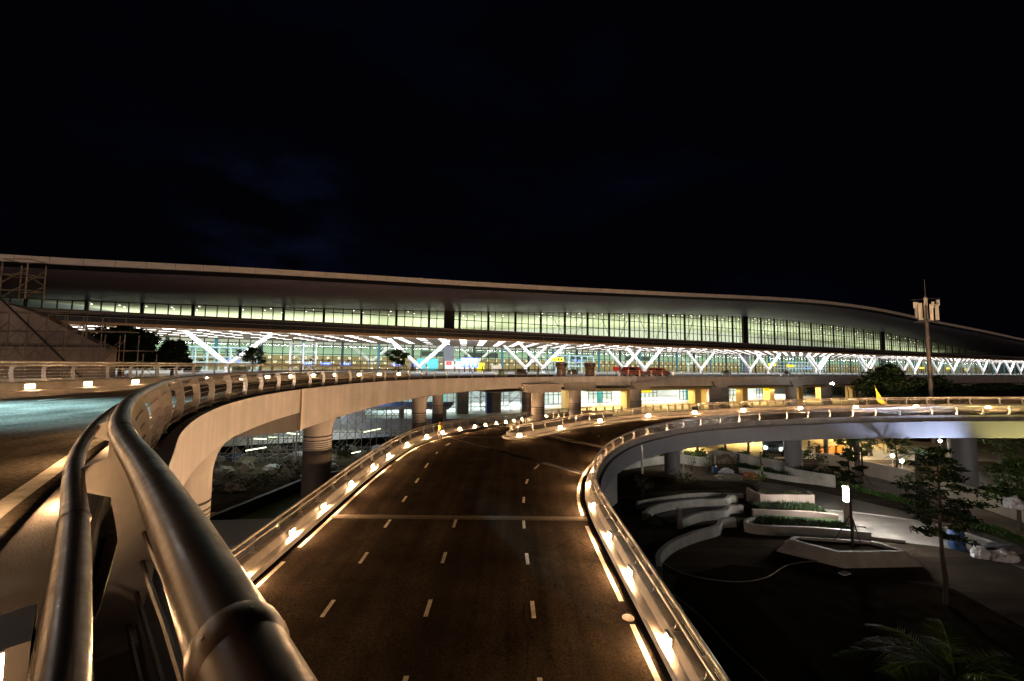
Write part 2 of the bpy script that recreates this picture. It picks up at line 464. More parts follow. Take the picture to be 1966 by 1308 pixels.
line_along(LR, .28, -1, .18, M_paint)
# lane dashes: 0.9 m long every 3.35 m
def dash(path, s0, period, ln, w, h=.008):
    acc = 0; seg = []
    P = resample(path, .3); T = tangents(P); d = s0
    step = (P[1] - P[0]).length
    L = step * (len(P) - 1)
    nr = normals(P, 1)
    while d + ln < L:
        i = int(d / step); j = min(len(P) - 1, int((d + ln) / step))
        a, b = P[i], P[j]
        mb.quad(a - nr[i] * w / 2 + Vector((0, 0, h)), a + nr[i] * w / 2 + Vector((0, 0, h)), b + nr[j] * w / 2 + Vector((0, 0, h)), b - nr[j] * w / 2 + Vector((0, 0, h)), M_paint)
        d += period
lanes = [[(-6.2, 2.7), (-6.22, 10), (-6.24, 20), (-6.3, 27), (-6.4, 33.5), (-6.0, 37), (-4.3, 42)],
         [(-2.75, 2.75), (-2.8, 14), (-2.84, 22)],
         [(.9, 2.75), (.82, 14), (.7, 20.4), (.78, 24), (1.1, 27.5), (1.95, 30.8), (3.6, 34.3), (6.4, 37.9)]]
for L_ in lanes:
    P = spline([(x, y, zr(y)) for x, y in L_], .3)
    dash(P, 10.4 - (10.4 // 3.35) * 3.35 - .25 + 1.0, 3.35, .95, .14)
mid_right = [(a + b) / 2 for a, b in zip(match(RL[6:], 80), match([p for p in RR if p.x >= 9.6], 80))]
dash(mid_right, 1.5, 5.4, 1.5, .14)
mid_left = [(a + b) / 2 for a, b in zip(match([p for p in LL if p.y > 44], 60), match(LR[4:], 60))]
dash(mid_left, .5, 4.4, 1.0, .12)
marks = structure(mb.build('lower_road_markings', M_paint))
# expansion joints across the lower road
mb = MB()
def joint(pa, pb, w=.34, h=.009):
    pa = Vector(pa); pb = Vector(pb); d = (pb - pa); d.z = 0; d.normalize(); nr = Vector((-d.y, d.x, 0))
    for o, ww, m in ((-.24, .13, M_expan), (0, .1, M_band), (.24, .13, M_expan)):
        P = [pa.lerp(pb, t / 12) for t in range(13)]
        ribbon(mb, [p + nr * (o - ww) + Vector((0, 0, h)) for p in P], [p + nr * (o + ww) + Vector((0, 0, h + SL * 0)) for p in P], m)
joint((-9.4, 21.75, zr(21.75)), (4.1, 21.75, zr(21.75)))
joint((3.6, 41.0, 3.66), (8.5, 34.3, 3.67), h=.035)
structure(mb.build('road_joint', M_expan))
# upper road: two dashes and the edge lines
mb = MB()
up_mid = [(a + b) / 2 for a, b in zip(match(up_left, 90), match([p for p in up_road_r if p.y < 57], 90))]
up_q = [p.lerp(q, .52) for p, q in zip(match(up_left, 90), up_mid)]
dash(up_q, 2.0, 6.0, 1.9, .14)
line_along(up_left, .3, 1, .2, M_paint)
line_along([p for p in up_road_r if p.y < 57], .3, -1, .2, M_paint, gaps=((0, 1.8),))
structure(mb.build('upper_road_markings', M_paint))

# ================================================================ KERB WALLS with inset lamps
LAMPS = []
def kerb_wall(name, label, path, side, spacing, first=1.0, cat='kerb wall', lampsel=None, lamp_len=.34, back=.74, led=None, lip=False, hs=1., wm=None):
    root = empty(name, path[len(path) // 2], label, cat)
    nr = normals(path, side)
    prof = [(0, -.12), (0, .2), (.03, .235), (.33, .25), (.36, .28), (.38, .6), (.41, .63), (back - .02, .65), (back, .62), (back, -.12)]
    prof = [(o_, h_ * hs if h_ > 0 else h_) for o_, h_ in prof]
    mb = MB(); mb.sweep(path, nr, prof); mb.build('wall', wm or M_kerb, root, smooth=True)
    T = tangents(path); acc = 0; nxt = first; cnt = 0; proto = None
    for i in range(1, len(path)):
        acc += (path[i] - path[i - 1]).length
        if acc >= nxt:
            nxt += spacing
            if lampsel and not lampsel(path[i]): continue
            mb = MB()
            c = path[i] + nr[i] * .335 + Vector((0, 0, .43 * hs))
            hz = Vector((0, 0, 1)); t = T[i]; n_ = nr[i]
            up = t.cross(n_).normalized();  up = up if up.z > 0 else -up
            mb.box(c - n_ * .002, (lamp_len + .05, .07, .22), ax=(t, n_, up), m=M_lamp_body)
            fc = c - n_ * .042
            a_, b_ = t * lamp_len / 2, up * .085
            mb.box(fc, (lamp_len, .012, .17), ax=(t, n_, up), m=led or M_led)
            mb.box(fc + up * .1 - n_ * .02, (lamp_len + .05, .07, .012), ax=(t, n_, up), m=M_lamp_body)
            if lip: mb.box(fc - up * .1 - n_ * .04, (lamp_len + .05, .09, .012), ax=(t, n_, up), m=M_lamp_body)
            mb.build('kerb_light', None, root)
            cnt += 1
    return root
kerb_wall('kerb_wall', 'long tan kerb wall with inset lamps along the left side of the lower road', LL, -1, 3.4, .9, lampsel=lambda p: p.y < 74)
kerb_wall('kerb_wall', 'tan kerb wall with inset lamps on the outside of the right hand bend above the garden', RR, 1, 3.4, 1.3,
          )
kerb_wall('kerb_wall', 'kerb wall wrapping round the rounded nose where the lower road splits', median, 1, 5.6, 2.2,
          lampsel=lambda p: p.y < 46.7 and not (p.x < 1.2 and p.y > 42.5))
kerb_wall('kerb_wall', 'pale kerb wall with lamps on the far left side of the upper ramp', up_left, -1, 3.1, 1.0, lamp_len=.42, led=mat('kerb_lamp_glow_far', (1, 1, 1), .5, emit=WARM, strength=420))
near_kerb = resample([p for p in up_road_r if p.y < 62], .25)
_k = min(range(len(near_kerb)), key=lambda i: abs(near_kerb[i].y - 1.42) + (9 if near_kerb[i].x > 3 else 0))
_kf = (_k * (near_kerb[1] - near_kerb[0]).length) % 3.4
kerb_wall('kerb_wall', 'kerb wall under the near handrail on the upper ramp', near_kerb, 1, 3.4, _kf, back=.54, led=mat('kerb_lamp_glow_soft', (1, 1, 1), .5, emit=WARM, strength=1300), hs=.68, wm=mat('kerb_shaded', (.075, .068, .06), .9, spec=.1, noise=(2.2, .4, 10), bump=.3))  # wall colour darkened to stand for the shade on its ledge

# ================================================================ RAILINGS
def fin_poly(o0, h0, htop):
    """outline of a post plate in (outward, up): bulging outward, thin foot, hooked head"""
    hh = htop - h0
    pts = [(o0 - .09, h0), (o0 + .10, h0), (o0 + .17, h0 + hh * .25), (o0 + .19, h0 + hh * .5), (o0 + .15, h0 + hh * .78), (o0 + .07, htop - .02),
           (o0 - .03, htop - .02), (o0 - .03, htop - .10), (o0 - .155, htop - .15), (o0 - .155, htop - .23), (o0 - .01, htop - .30), (o0 + .03, h0 + hh * .5), (o0 - .02, h0 + hh * .2)]
    return pts
def railing(name, label, path, side, spacing, o0=.55, h0=.65, htop=1.36, r1=.062, r2=.045, wires=5, first=.6, fin=True, rail_n=10, postsel=None, mat_pipe=None, cat='railing', sleeves=()):
    root = empty(name, path[len(path) // 2], label, cat)
    nr = normals(path, side); T = tangents(path)
    mp = mat_pipe or M_steel
    top = [p + n * (o0 + .03) + Vector((0, 0, htop - r1 * .3)) for p, n in zip(path, nr)]
    sec = [p + n * (o0 - .145) + Vector((0, 0, htop - .165)) for p, n in zip(path, nr)]
    a = MB().tube(top, r1, rail_n).build('top_rail', mp, root, smooth=True)
    b = MB().tube(sec, r2, rail_n).build('inner_rail', mp, root, smooth=True)
    for k in range(wires):
        hh = h0 + .09 + (htop - h0 - .3) * k / max(1, wires - 1)
        oo = o0 + .07 + .06 * math.sin(PI * (k + .7) / (wires + .4))
        MB().tube([p + n * oo + Vector((0, 0, hh)) for p, n in zip(path, nr)], .011, 5).build('infill_bar', mp, root, smooth=True)
    acc = 0; nxt = first; th = .022
    for i in range(1, len(path)):
        acc += (path[i] - path[i - 1]).length
        if acc < nxt: continue
        nxt += spacing
        if postsel and not postsel(path[i]): continue
        t = T[i].copy(); t.z = 0; t.normalize()
        mb = MB()
        pl = fin_poly(o0, h0, htop)
        vs = []
        for s_ in (-th / 2, th / 2):
            for (o, h) in pl:
                vs.append(path[i] + nr[i] * o + Vector((0, 0, h)) + t * s_)
        n = len(pl)
        fs = [tuple(range(n - 1, -1, -1)), tuple(range(n, 2 * n))] + [(k, (k + 1) % n, n + (k + 1) % n, n + k) for k in range(n)]
        mb.add(vs, fs)
        # base plate with two bolts
        bp = path[i] + nr[i] * o0 + Vector((0, 0, h0 + .008))
        mb.box(bp, (.16, .26, .016), ax=(t, nr[i], Vector((0, 0, 1))))
        for sx in (-.055, .055):
            mb.lathe(bp + t * sx + nr[i] * -.1, [(.013, .008), (.013, .04)], 6)
        mb.build('post', M_fin, root)
    for (s_, wid) in sleeves:                      # sleeves on the top rail
        pass
    return root
railing('railing', 'steel railing on the kerb wall along the left side of the lower road', LL, -1, 1.9)
railing('railing', 'steel railing curving round the right hand bend of the lower road above the garden', RR, 1, 1.9)
railing('railing', 'steel railing wrapping round the nose of the island where the lower road splits', median, 1, 1.9)
railing('railing', 'steel railing on the far left kerb of the upper ramp in front of the scaffolding', up_left, -1, 1.7, r1=.07, r2=.05, htop=1.6)
near_path = [p for p in up_road_r if p.y < 62]
near_path = resample(near_path, .25)
_k = min(range(len(near_path)), key=lambda i: abs(near_path[i].y - 1.42) + (9 if near_path[i].x > 3 else 0))
_first = (_k * (near_path[1] - near_path[0]).length) % 2.1
nrail = railing('handrail', 'thick dark steel handrail with curved fin posts running from the foreground round the upper ramp', near_path, 1, 2.1, o0=.60, h0=.15, htop=1.214, r1=.054, r2=.038, wires=6, first=_first, rail_n=28, mat_pipe=M_pipe)
# sleeves (welded collars) of the handrail, each a little proud of the pipe
nr_ = normals(near_path, 1)
topc = [p + n * .63 + Vector((0, 0, 1.214 - .0162)) for p, n in zip(near_path, nr_)]
secc = [p + n * .455 + Vector((0, 0, 1.214 - .165)) for p, n in zip(near_path, nr_)]
def sleeve(pts, d, length, r, nring=28):
    # d: distance along the path measured by y (y rises along the near part)
    P = resample(pts, .02)
    i = min(range(len(P)), key=lambda i: abs(P[i].y - d) if P[i].x < 3 else 99)
    k = int(length / .02 / 2)
    seg = P[max(0, i - k):i + k + 1]
    rs = [r] * len(seg); rs[0] = r - .006; rs[-1] = r - .006
    MB().tube(seg, rs, nring).build('sleeve', M_pipe, nrail, smooth=True)
sleeve(topc, .58, .09, .0585); sleeve(topc, .50, .03, .061); sleeve(topc, .67, .02, .058)
sleeve(topc, 2.35, .05, .0585); sleeve(secc, 1.42, .06, .042); sleeve(secc, 3.0, .05, .042)
def screws(pts, d, r, n=9):
    P = resample(pts, .02); i = min(range(len(P)), key=lambda i: abs(P[i].y - d) if P[i].x < 3 else 99)
    t = (P[i + 1] - P[i - 1]).normalized(); a = t.cross(UZ_).normalized(); b = a.cross(t)
    for k in range(n):
        an = 2 * PI * k / n + .3; u = a * math.cos(an) + b * math.sin(an)
        MB().tube([P[i] + u * (r - .002), P[i] + u * (r + .0012)], .0022, 8).build('screw', M_steel, nrail)
UZ_ = Vector((0, 0, 1))
screws(topc, .58, .0585, 6)
# forecourt railing on the far deck edge
def deck_rail(path):
    root = empty('railing', path[0], 'low dark railing along the front edge of the departures forecourt deck', 'railing')
    nr = normals(path, 1)
    for hh, r in ((1.15, .05), (.85, .035), (.6, .03), (.4, .03)):
        MB().tube([p + n * -.35 + Vector((0, 0, hh)) for p, n in zip(path, nr)], r, 6).build('rail', M_steel, root)
    acc = 0; nxt = 0; cnt = 0
    P = resample(path, .5); nn = normals(P, 1)
    for i in range(1, len(P)):
        acc += (P[i] - P[i - 1]).length
        if acc >= nxt and cnt < 98:
            nxt += 2.4; cnt += 1
            b = P[i] + nn[i] * -.35
            MB().box(b + Vector((0, 0, .6)), (.1, .16, 1.15)).build('post', M_steel, root)
dpath = [p for p in up_edge if p.y > 61.6] + deck_edge[1:]
deck_rail(dpath)

# ================================================================ GIRDERS, DECK, PIERS
def girder(name, path, nr, o_out, o_in, ztop, depth, parent, m=None, slope=.8):
    """box girder strip: vertical outer fascia then a sloping soffit to the inside. depth may be a function of index"""
    mb = MB()
    k = 7; vs = []
    for i, (p, n) in enumerate(zip(path, nr)):
        d = depth(i) if callable(depth) else depth
        for (o, h) in ((o_out - .2, ztop), (o_out, ztop), (o_out, ztop - d), (o_out - .5, ztop - d - .12), (o_in, ztop - d - slope), (o_in, -.14), (o_out - .2, -.14)):
            q = p + n * o; vs.append((q.x, q.y, q.z + h))
    fs = []
    for i in range(len(path) - 1):
        for j in range(k):
            a = i * k + j; b = i * k + (j + 1) % k; fs.append((a, b, b + k, a + k))
    fs.append(tuple(range(k))); fs.append(tuple(range((len(path) - 1) * k, len(path) * k)))
    mb.add(vs, fs)
    return mb.build(name, m or M_conc, parent, smooth=True)
def column(c, z0, z1, r, parent, flare=0., bands=True, m=None, name='column'):
    prof = [(r, z0)]
    if flare:
        for t in (0, .2, .4, .6, .75, .88, 1):
            prof.append((r + flare * (1 - math.sqrt(max(0, 1 - t * t))), z1 - flare * 2.1 * (1 - t)))
    else: prof.append((r, z1))
    o = MB().lathe((c[0], c[1], 0), prof, 28).build(name, m or M_conc, parent, smooth=True)
    if bands:
        zc = 5.45 if flare else z1 - 2.2
        b = MB()
        for k, (h, w) in enumerate(((0, .1), (-.28, .07), (-.46, .05), (-.6, .05), (-.74, .05), (-.88, .05))):
            if zc + h > z0 + .3: b.lathe((c[0], c[1], zc + h), [(r + .004, -w / 2), (r + .012, 0), (r + .004, w / 2)], 28, cap=False)
        if b.v: b.build('band', M_band, o, smooth=True)
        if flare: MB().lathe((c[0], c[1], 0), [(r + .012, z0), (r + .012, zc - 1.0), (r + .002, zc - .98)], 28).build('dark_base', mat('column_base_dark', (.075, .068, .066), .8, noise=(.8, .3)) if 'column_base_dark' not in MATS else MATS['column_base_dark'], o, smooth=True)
    return o
ramp = empty('elevated_ramp', (-12, 27, 0), 'curving tan concrete ramp on flared piers under the near handrail, rising to the terminal forecourt', 'elevated ramp')
nre = normals(up_edge, 1)
JY = 24.2
iJ = min(range(len(up_edge)), key=lambda i: abs(up_edge[i].y - JY) if up_edge[i].x < -8 else 99)
pA = up_edge[:iJ + 1]; nA_ = nre[:iJ + 1]
pB = up_edge[iJ:]; nB_ = nre[iJ:]
girder('girder', pA, nA_, 0, -4.6, .12, lambda i: 1.38, ramp, slope=.75)
def dB(i):
    y = pB[i].y
    return interp([24, 30, 40, 49, 53.4, 53.6, 70], [2.42, 2.36, 2.05, 1.62, 1.5, 1.5, 1.5], y)
girder('girder', pB, nB_, .05, -4.6, .12, dB, ramp, slope=.5)
MB().box(pB[0] + nB_[0] * .065 + Vector((0, 0, -1.1)), (.05, .25, 2.4), ax=(nB_[0], Vector((0, 0, 1)).cross(nB_[0]), Vector((0, 0, 1)))).build('joint_strip', mat('joint_strip_pale', (.6, .55, .5), .7), ramp)
# inner half of the ramp (left girder) as one slab
nl = normals(up_left, -1)
girder('girder', up_left, nl, .95, -4.6, .12, lambda i: 1.4, ramp, slope=.75)
mb = MB()
A = match(offset(up_left, .3, 1, -.15), 90); B = match([p + Vector((0, 0, -.15)) for p in up_road_r if p.y < 57], 90)
ribbon(mb, A, B); ribbon(mb, [p + Vector((0, 0, -.9)) for p in A], [p + Vector((0, 0, -.9)) for p in B])
mb.build('deck_slab', M_conc, ramp, recalc=False)
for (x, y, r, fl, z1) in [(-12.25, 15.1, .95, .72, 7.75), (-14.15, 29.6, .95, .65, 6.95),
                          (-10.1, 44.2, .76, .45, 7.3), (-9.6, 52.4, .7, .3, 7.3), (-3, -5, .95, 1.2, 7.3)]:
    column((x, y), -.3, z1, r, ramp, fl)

M_concdim = mat('concrete_dimmed', (.13, .13, .142), .8, noise=(.5, .12), streak=((1.6, 1.6, .12), .15))  # same concrete as the left ramp, colour darkened for its weaker light
lowramp = empty('elevated_ramp', (18, 40, 0), 'grey curving ramp climbing to the right over the garden on round piers', 'elevated ramp')
nrr = normals(RR, 1)
def dR(i): return 1.35
girder('girder', RR, nrr, .98, -4.2, .14, dR, lowramp, m=M_concdim, slope=.35)
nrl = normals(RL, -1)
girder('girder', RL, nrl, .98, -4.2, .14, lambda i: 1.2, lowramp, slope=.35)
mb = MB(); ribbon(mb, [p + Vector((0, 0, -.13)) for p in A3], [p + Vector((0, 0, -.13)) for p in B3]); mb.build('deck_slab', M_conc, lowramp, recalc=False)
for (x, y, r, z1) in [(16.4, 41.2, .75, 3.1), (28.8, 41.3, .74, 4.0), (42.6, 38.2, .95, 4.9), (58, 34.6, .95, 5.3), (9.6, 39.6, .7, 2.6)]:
    column((x, y), -.5, z1, r, lowramp, .35, bands=False, m=M_concdim)
MB().tube([(11.2, 34.75, 4.0), (11.25, 34.7, 3.5), (11.25, 34.7, 1.6)], .09, 8).build('drain_pipe', M_steel, lowramp)

lowleft = empty('road_embankment', (-10, 20, 0), 'concrete flank wall carrying the lower road below its left kerb', 'retaining wall')
nll = normals(LL, -1)
mb = MB()
mb.sweep(LL, nll, lambda i: [(.3, .14), (.95, .14), (.95, -LL[i].z - .3), (.3, -LL[i].z - .3)])
mb.v = mb.v
mb.build('wall', M_concd, lowleft)
rw = empty('road_embankment', (5, 18, 0), 'dark flank wall under the straight right kerb of the lower road', 'retaining wall')
seg = [(p, n) for p, n in zip(RR, nrr) if p.y < 33 and p.x < 8]
mb = MB(); ps = [a for a, b in seg]; ns = [b for a, b in seg]
mb.sweep(ps, ns, lambda i: [(-.6, -.3), (.93, -.3), (.93, -ps[i].z - .3), (-.6, -ps[i].z - .3)])
mb.build('wall', M_concd, rw)
# island fill between the two branches
mb = MB()
isl = [p for p in LR if p.y < 70]; islr = match([p for p in RL if p.x < 20], len(isl))
ribbon(mb, [p + Vector((0.35, -.2, -.05)) for p in isl], [p + Vector((-.2, .4, -.05)) for p in islr])
structure(mb.build('island_ground', M_concd, recalc=False))

# ---- departures deck
deck = empty('forecourt_deck', (30, 75, 0), 'long departures level deck on round piers in front of the terminal', 'elevated deck')
full_edge = [p for p in up_edge if p.y > 52] + deck_edge[1:]
nfe = normals(full_edge, 1)
def FP(s, d, z): return Vector((.9119 * s - .4104 * d, .4104 * s + .9119 * d, z))
def sX(X, c): return .9119 * X + .4104 * (c + .45 * X)
def dc(c): return c * .9119
US = Vector((.9119, .4104, 0)); UD = Vector((-.4104, .9119, 0)); UZ = Vector((0, 0, 1))
AXF = (US, UD, UZ)
# slab: top follows the edge, back to the terminal
mb = MB()
back = []
for p in full_edge:
    s = p.x * .9119 + p.y * .4104; back.append(FP(s, dc(127), DZ))
ribbon(mb, [p + Vector((0, 0, .0)) for p in full_edge], back)
lf = [(-16, 57.5), (-28, 50), (-50, 40), (-90, 24)]
lfp = [Vector((x, y, DZ)) for x, y in lf]
lfp = [full_edge[0]] + lfp
bk = [FP(p.x * .9119 + p.y * .4104, dc(127), DZ) for p in lfp]
ribbon(mb, lfp, bk)
structure(mb.build('forecourt_pavement', mat('forecourt_paving', (.2, .19, .175), .6, noise=(.3, .3)), recalc=False))
deck_p = deck_edge
M_concd2 = mat('deck_concrete', (.30, .275, .26), .85, noise=(.4, .2), streak=((1.2, 1.2, .15), .2))
girder('girder', deck_p, normals(deck_p, 1), .0, -6, .1, lambda i: 1.75, deck, m=M_concd2, slope=.0)
lfp2 = resample(lfp[1:], 2.0)
girder('girder', list(reversed(lfp2)), normals(list(reversed(lfp2)), 1), 0, -5, -.05, lambda i: 1.6, deck, slope=0)
# underside
mb = MB()
ribbon(mb, [p + Vector((0, 0, -1.85)) for p in full_edge], [q + Vector((0, 0, -1.85)) for q in back])
ribbon(mb, [p + Vector((0, 0, -1.7)) for p in lfp], [q + Vector((0, 0, -1.7)) for q in bk])
mb.build('deck_slab', M_conc, deck, recalc=False)
for (x, y, r, cap) in [(3.85, 58.4, 1.0, 1), (2.6, 70.5, .85, 0), (10.2, 64.4, .97, 1), (21.7, 70.1, .98, 1), (39.2, 77.2, 1.05, 1), (42.6, 80.5, .98, 0),
                       (59.4, 85.2, 1.0, 1), (70.2, 89.3, 1.0, 1), (83.2, 94.6, 1.0, 1), (103, 103, 1.0, 1), (128, 112.6, 1.0, 1), (157, 124, 1.0, 1)]:
    column((x, y), .3, 7.0 if cap else 7.2, r, deck, 0, m=M_concd2)
    if cap:
        mb = MB(); c = Vector((x, y, 0)) - UD * .1
        w = 3.1 if x < 12 else 1.9
        pts = [(-w, 7.75), (-w + .9, 6.95), (w, 6.95), (w, 8.15), (-w, 8.15)]
        vs = []
        for dd in (-1.25, 2.6):
            for (a_, h_) in pts: vs.append(c + US * a_ + UD * dd + UZ * h_)
        n = 5
        mb.add(vs, [tuple(range(n)), tuple(range(n, 2 * n))] + [(k, (k + 1) % n, n + (k + 1) % n, n + k) for k in range(n)])
        mb.build('pier_cap', M_concd2, deck)

# ================================================================ TERMINAL
T = empty('terminal_building', (0, 126, 9), 'long glazed airport terminal with a curved overhanging roof and rows of white V columns', 'airport terminal')
ZE_X = [-190, -140, -77, -48, 2, 48, 92, 120, 153.7, 195, 247, 289, 360, 430]
ZE = [22.5, 25.0, 27.0, 28.5, 30.6, 33, 35.4, 36.3, 36.0, 33.8, 31.6, 29.4, 26.5, 25]
WT_X = [-190, -98, -64, -18.6, 41.7, 100, 150, 204, 260, 313, 360, 430]
WT = [22.6, 23.6, 24.6, 26.8, 30.4, 33.0, 32.9, 31.2, 27.5, 23.6, 22.6, 22.3]
def z_edge(X): return smooth_interp(ZE_X, ZE, X)
def z_wt(X): return smooth_interp(WT_X, WT, X)
C_EDGE, C_CAN, C_GL = 95., 95., 126.
def PX(X, c, z): return Vector((X, c + .45 * X, z))
Xs = [-190 + 4 * i for i in range(190)]
def strip(name, m, rows, parent=T, xs=Xs, smooth=True, close=False):
    """rows: list of functions X -> point, joined row to row"""
    mb = MB(); k = len(rows); vs = []
    for X in xs:
        for f in rows: vs.append(f(X))
    fs = []
    for i in range(len(xs) - 1):
        for j in range(k - 1 + (1 if close else 0)):
            a = i * k + j; b = i * k + (j + 1) % k
            fs.append((a, b, b + k, a + k))
    mb.add(vs, fs)
    return mb.build(name, m, parent, smooth=smooth, recalc=close)
strip('roof', M_roof, [lambda X: PX(X, C_EDGE + .1, z_edge(X) - .005), lambda X: PX(X, 120, z_edge(X) + 2.0), lambda X: PX(X, 160, z_edge(X) + 3.2), lambda X: PX(X, 215, z_edge(X) - 6)])
fas = strip('fascia', M_fascia, [lambda X: PX(X, C_EDGE, z_edge(X)), lambda X: PX(X, C_EDGE, z_edge(X) - 1.05), lambda X: PX(X, C_EDGE + .5, z_edge(X) - 1.05), lambda X: PX(X, C_EDGE + .5, z_edge(X) - .003)], close=True)
mb = MB()
for X in [-120 + 3.6 * i for i in range(120)]:
    p = PX(X, C_EDGE, z_edge(X) - .52); mb.box(p - UD * .012, (.035, .03, 1.04), ax=AXF)
mb.build('panel_joint', M_dark, fas)
strip('eave_recess', M_dark, [lambda X: PX(X, C_EDGE + .5, z_edge(X) - 1.0), lambda X: PX(X, C_EDGE + 2.6, z_edge(X) - 1.45)])
strip('soffit', M_soffit, [lambda X: PX(X, C_EDGE + 2.6, z_edge(X) - 1.45), lambda X: PX(X, 104, z_edge(X) * .72 + z_wt(X) * .28 - 1.7), lambda X: PX(X, 114, z_edge(X) * .35 + z_wt(X) * .65 - .9), lambda X: PX(X, C_GL - .3, z_wt(X))])
mb = MB()
def sof(X, f):
    cs = (C_EDGE + 2.6, 104, 114, C_GL - .3); zs = (z_edge(X) - 1.45, z_edge(X) * .72 + z_wt(X) * .28 - 1.7, z_edge(X) * .35 + z_wt(X) * .65 - .9, z_wt(X))
    c = cs[0] + (cs[3] - cs[0]) * f; return PX(X, c, interp(cs, zs, c) - .02)
for X in [-150 + 5 * i for i in range(110)]:
    P = [sof(X, k / 9) for k in range(10)]
    ribbon(mb, [p - US * .035 for p in P], [p + US * .035 for p in P])
for f in (.2, .4, .6, .8):
    P = [sof(X, f) for X in Xs]; ribbon(mb, [p - UD * .03 for p in P], [p + UD * .03 for p in P])
tag(mb.build('panel_joint', mat('soffit_joint', (.16, .15, .17), .6), T, recalc=False), kind='stuff')
# ---- canopy
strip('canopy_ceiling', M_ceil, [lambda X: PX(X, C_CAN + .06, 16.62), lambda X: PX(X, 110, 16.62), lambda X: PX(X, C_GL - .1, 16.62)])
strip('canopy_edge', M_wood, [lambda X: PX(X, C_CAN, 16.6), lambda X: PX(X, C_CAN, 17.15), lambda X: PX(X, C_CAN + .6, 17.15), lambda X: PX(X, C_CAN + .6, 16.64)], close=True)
strip('canopy_roof', M_dark, [lambda X: PX(X, C_CAN + 1.3, 17.15), lambda X: PX(X, C_CAN + 1.2, 18.8), lambda X: PX(X, C_CAN + 4, 19.0), lambda X: PX(X, C_GL - .2, 21.7)])
xs_can = [-130 + 3 * i for i in range(215)]
MB().tube([PX(X, C_CAN - .1, 18.75) for X in xs_can], .26, 10).build('gutter_pipe', mat('gutter_brown', (.13, .1, .09), .5, .3), T, smooth=True)
MB().tube([PX(X, C_CAN + .1, 18.0) for X in xs_can], .05, 6).build('canopy_rail', M_steel, T)
strip('canopy_lip', M_dark, [lambda X: PX(X, C_CAN + .1, 18.25), lambda X: PX(X, C_CAN - .15, 18.3), lambda X: PX(X, C_CAN - .15, 18.45), lambda X: PX(X, C_CAN + .1, 18.45)], close=True)
mb = MB()
rs = random.Random(3)
for X in [-110 + 1.9 * i for i in range(230)]:
    if rs.random() < .25: continue
    p = PX(X, C_CAN + .15, 17.15); w = .035 if rs.random() < .7 else .09
    mb.bar(p, p + UZ * 1.1 + US * rs.choice((0, 0, 0, .5, -.4)), w, m=rs.choice((M_scaf, M_mull, M_carred)))
mb.build('canopy_hanger', None, T)
# canopy lamps: the hundred nearest as parts of their own
lamps = []
for j, c in enumerate((97.2, 101., 104.8, 108.6, 112.4, 116.2, 120.)):
    for i in range(125):
        s0 = -95 + 4.9 * i + (1.1 * j)
        p = FP(s0, dc(c), 16.585)
        if rs.random() < .06: continue
        if p.x / p.y < -1.5 or p.x / p.y > 1.45: continue
        lamps.append((p.length, p))
lamps.sort(key=lambda t: t[0])
far = MB()
for k, (d, p) in enumerate(lamps):
    if k < 98: MB().box(p, (1.75, .3, .05), ax=AXF).build('canopy_lamp', M_ceillamp, T)
    else: far.box(p, (1.75, .3, .05), ax=AXF)
tag(far.build('canopy_lamp', M_ceillamp, T), kind='stuff')
# ---- V columns
def vcol(X, c, zt=16.6, zb=10.3, hw=6.9, r=.46, mm=M_vcol, foot=True, zf=9.0):
    s = sX(X, c); o = None
    base = FP(s, dc(c), zb)
    mb = MB()
    for sg in (-1, 1):
        top = FP(s + sg * hw, dc(c), zt)
        d = (top - base)
        mb.tube([base - d * .03, base + d * .12, base + d * .5, base + d], [r * .72, r * .95, r, r * .78], 14)
    if foot:
        for sg in (-1, 1):
            q = FP(s + sg * .35, dc(c), 0)
            mb.tube([(q.x, q.y, zf), (q.x, q.y, zb - .1)], .24, 10)
    mb.build('v_column', mm, T, smooth=True)
for X in (-53.8, -21, 8.1, 39.2, 90.5, 118, 150, 185, 220, 252, 285, 318, 352, 388): vcol(X, 100)
for X in (3.9, 36, 67.5, 91.5, 130, 165, 197, 230, 262, 300, 335, 370): vcol(X, 112)
for X in (-43, -12, 14, 46, 78, 110): vcol(X, 141, zt=16.9, zb=11.6, hw=6.2, foot=True)
for X in (24, 46, 66, 84, 104, 124, 146): vcol(X, 158, zt=z_wt(X) + 1, zb=19.3, hw=7, r=.4, foot=False)
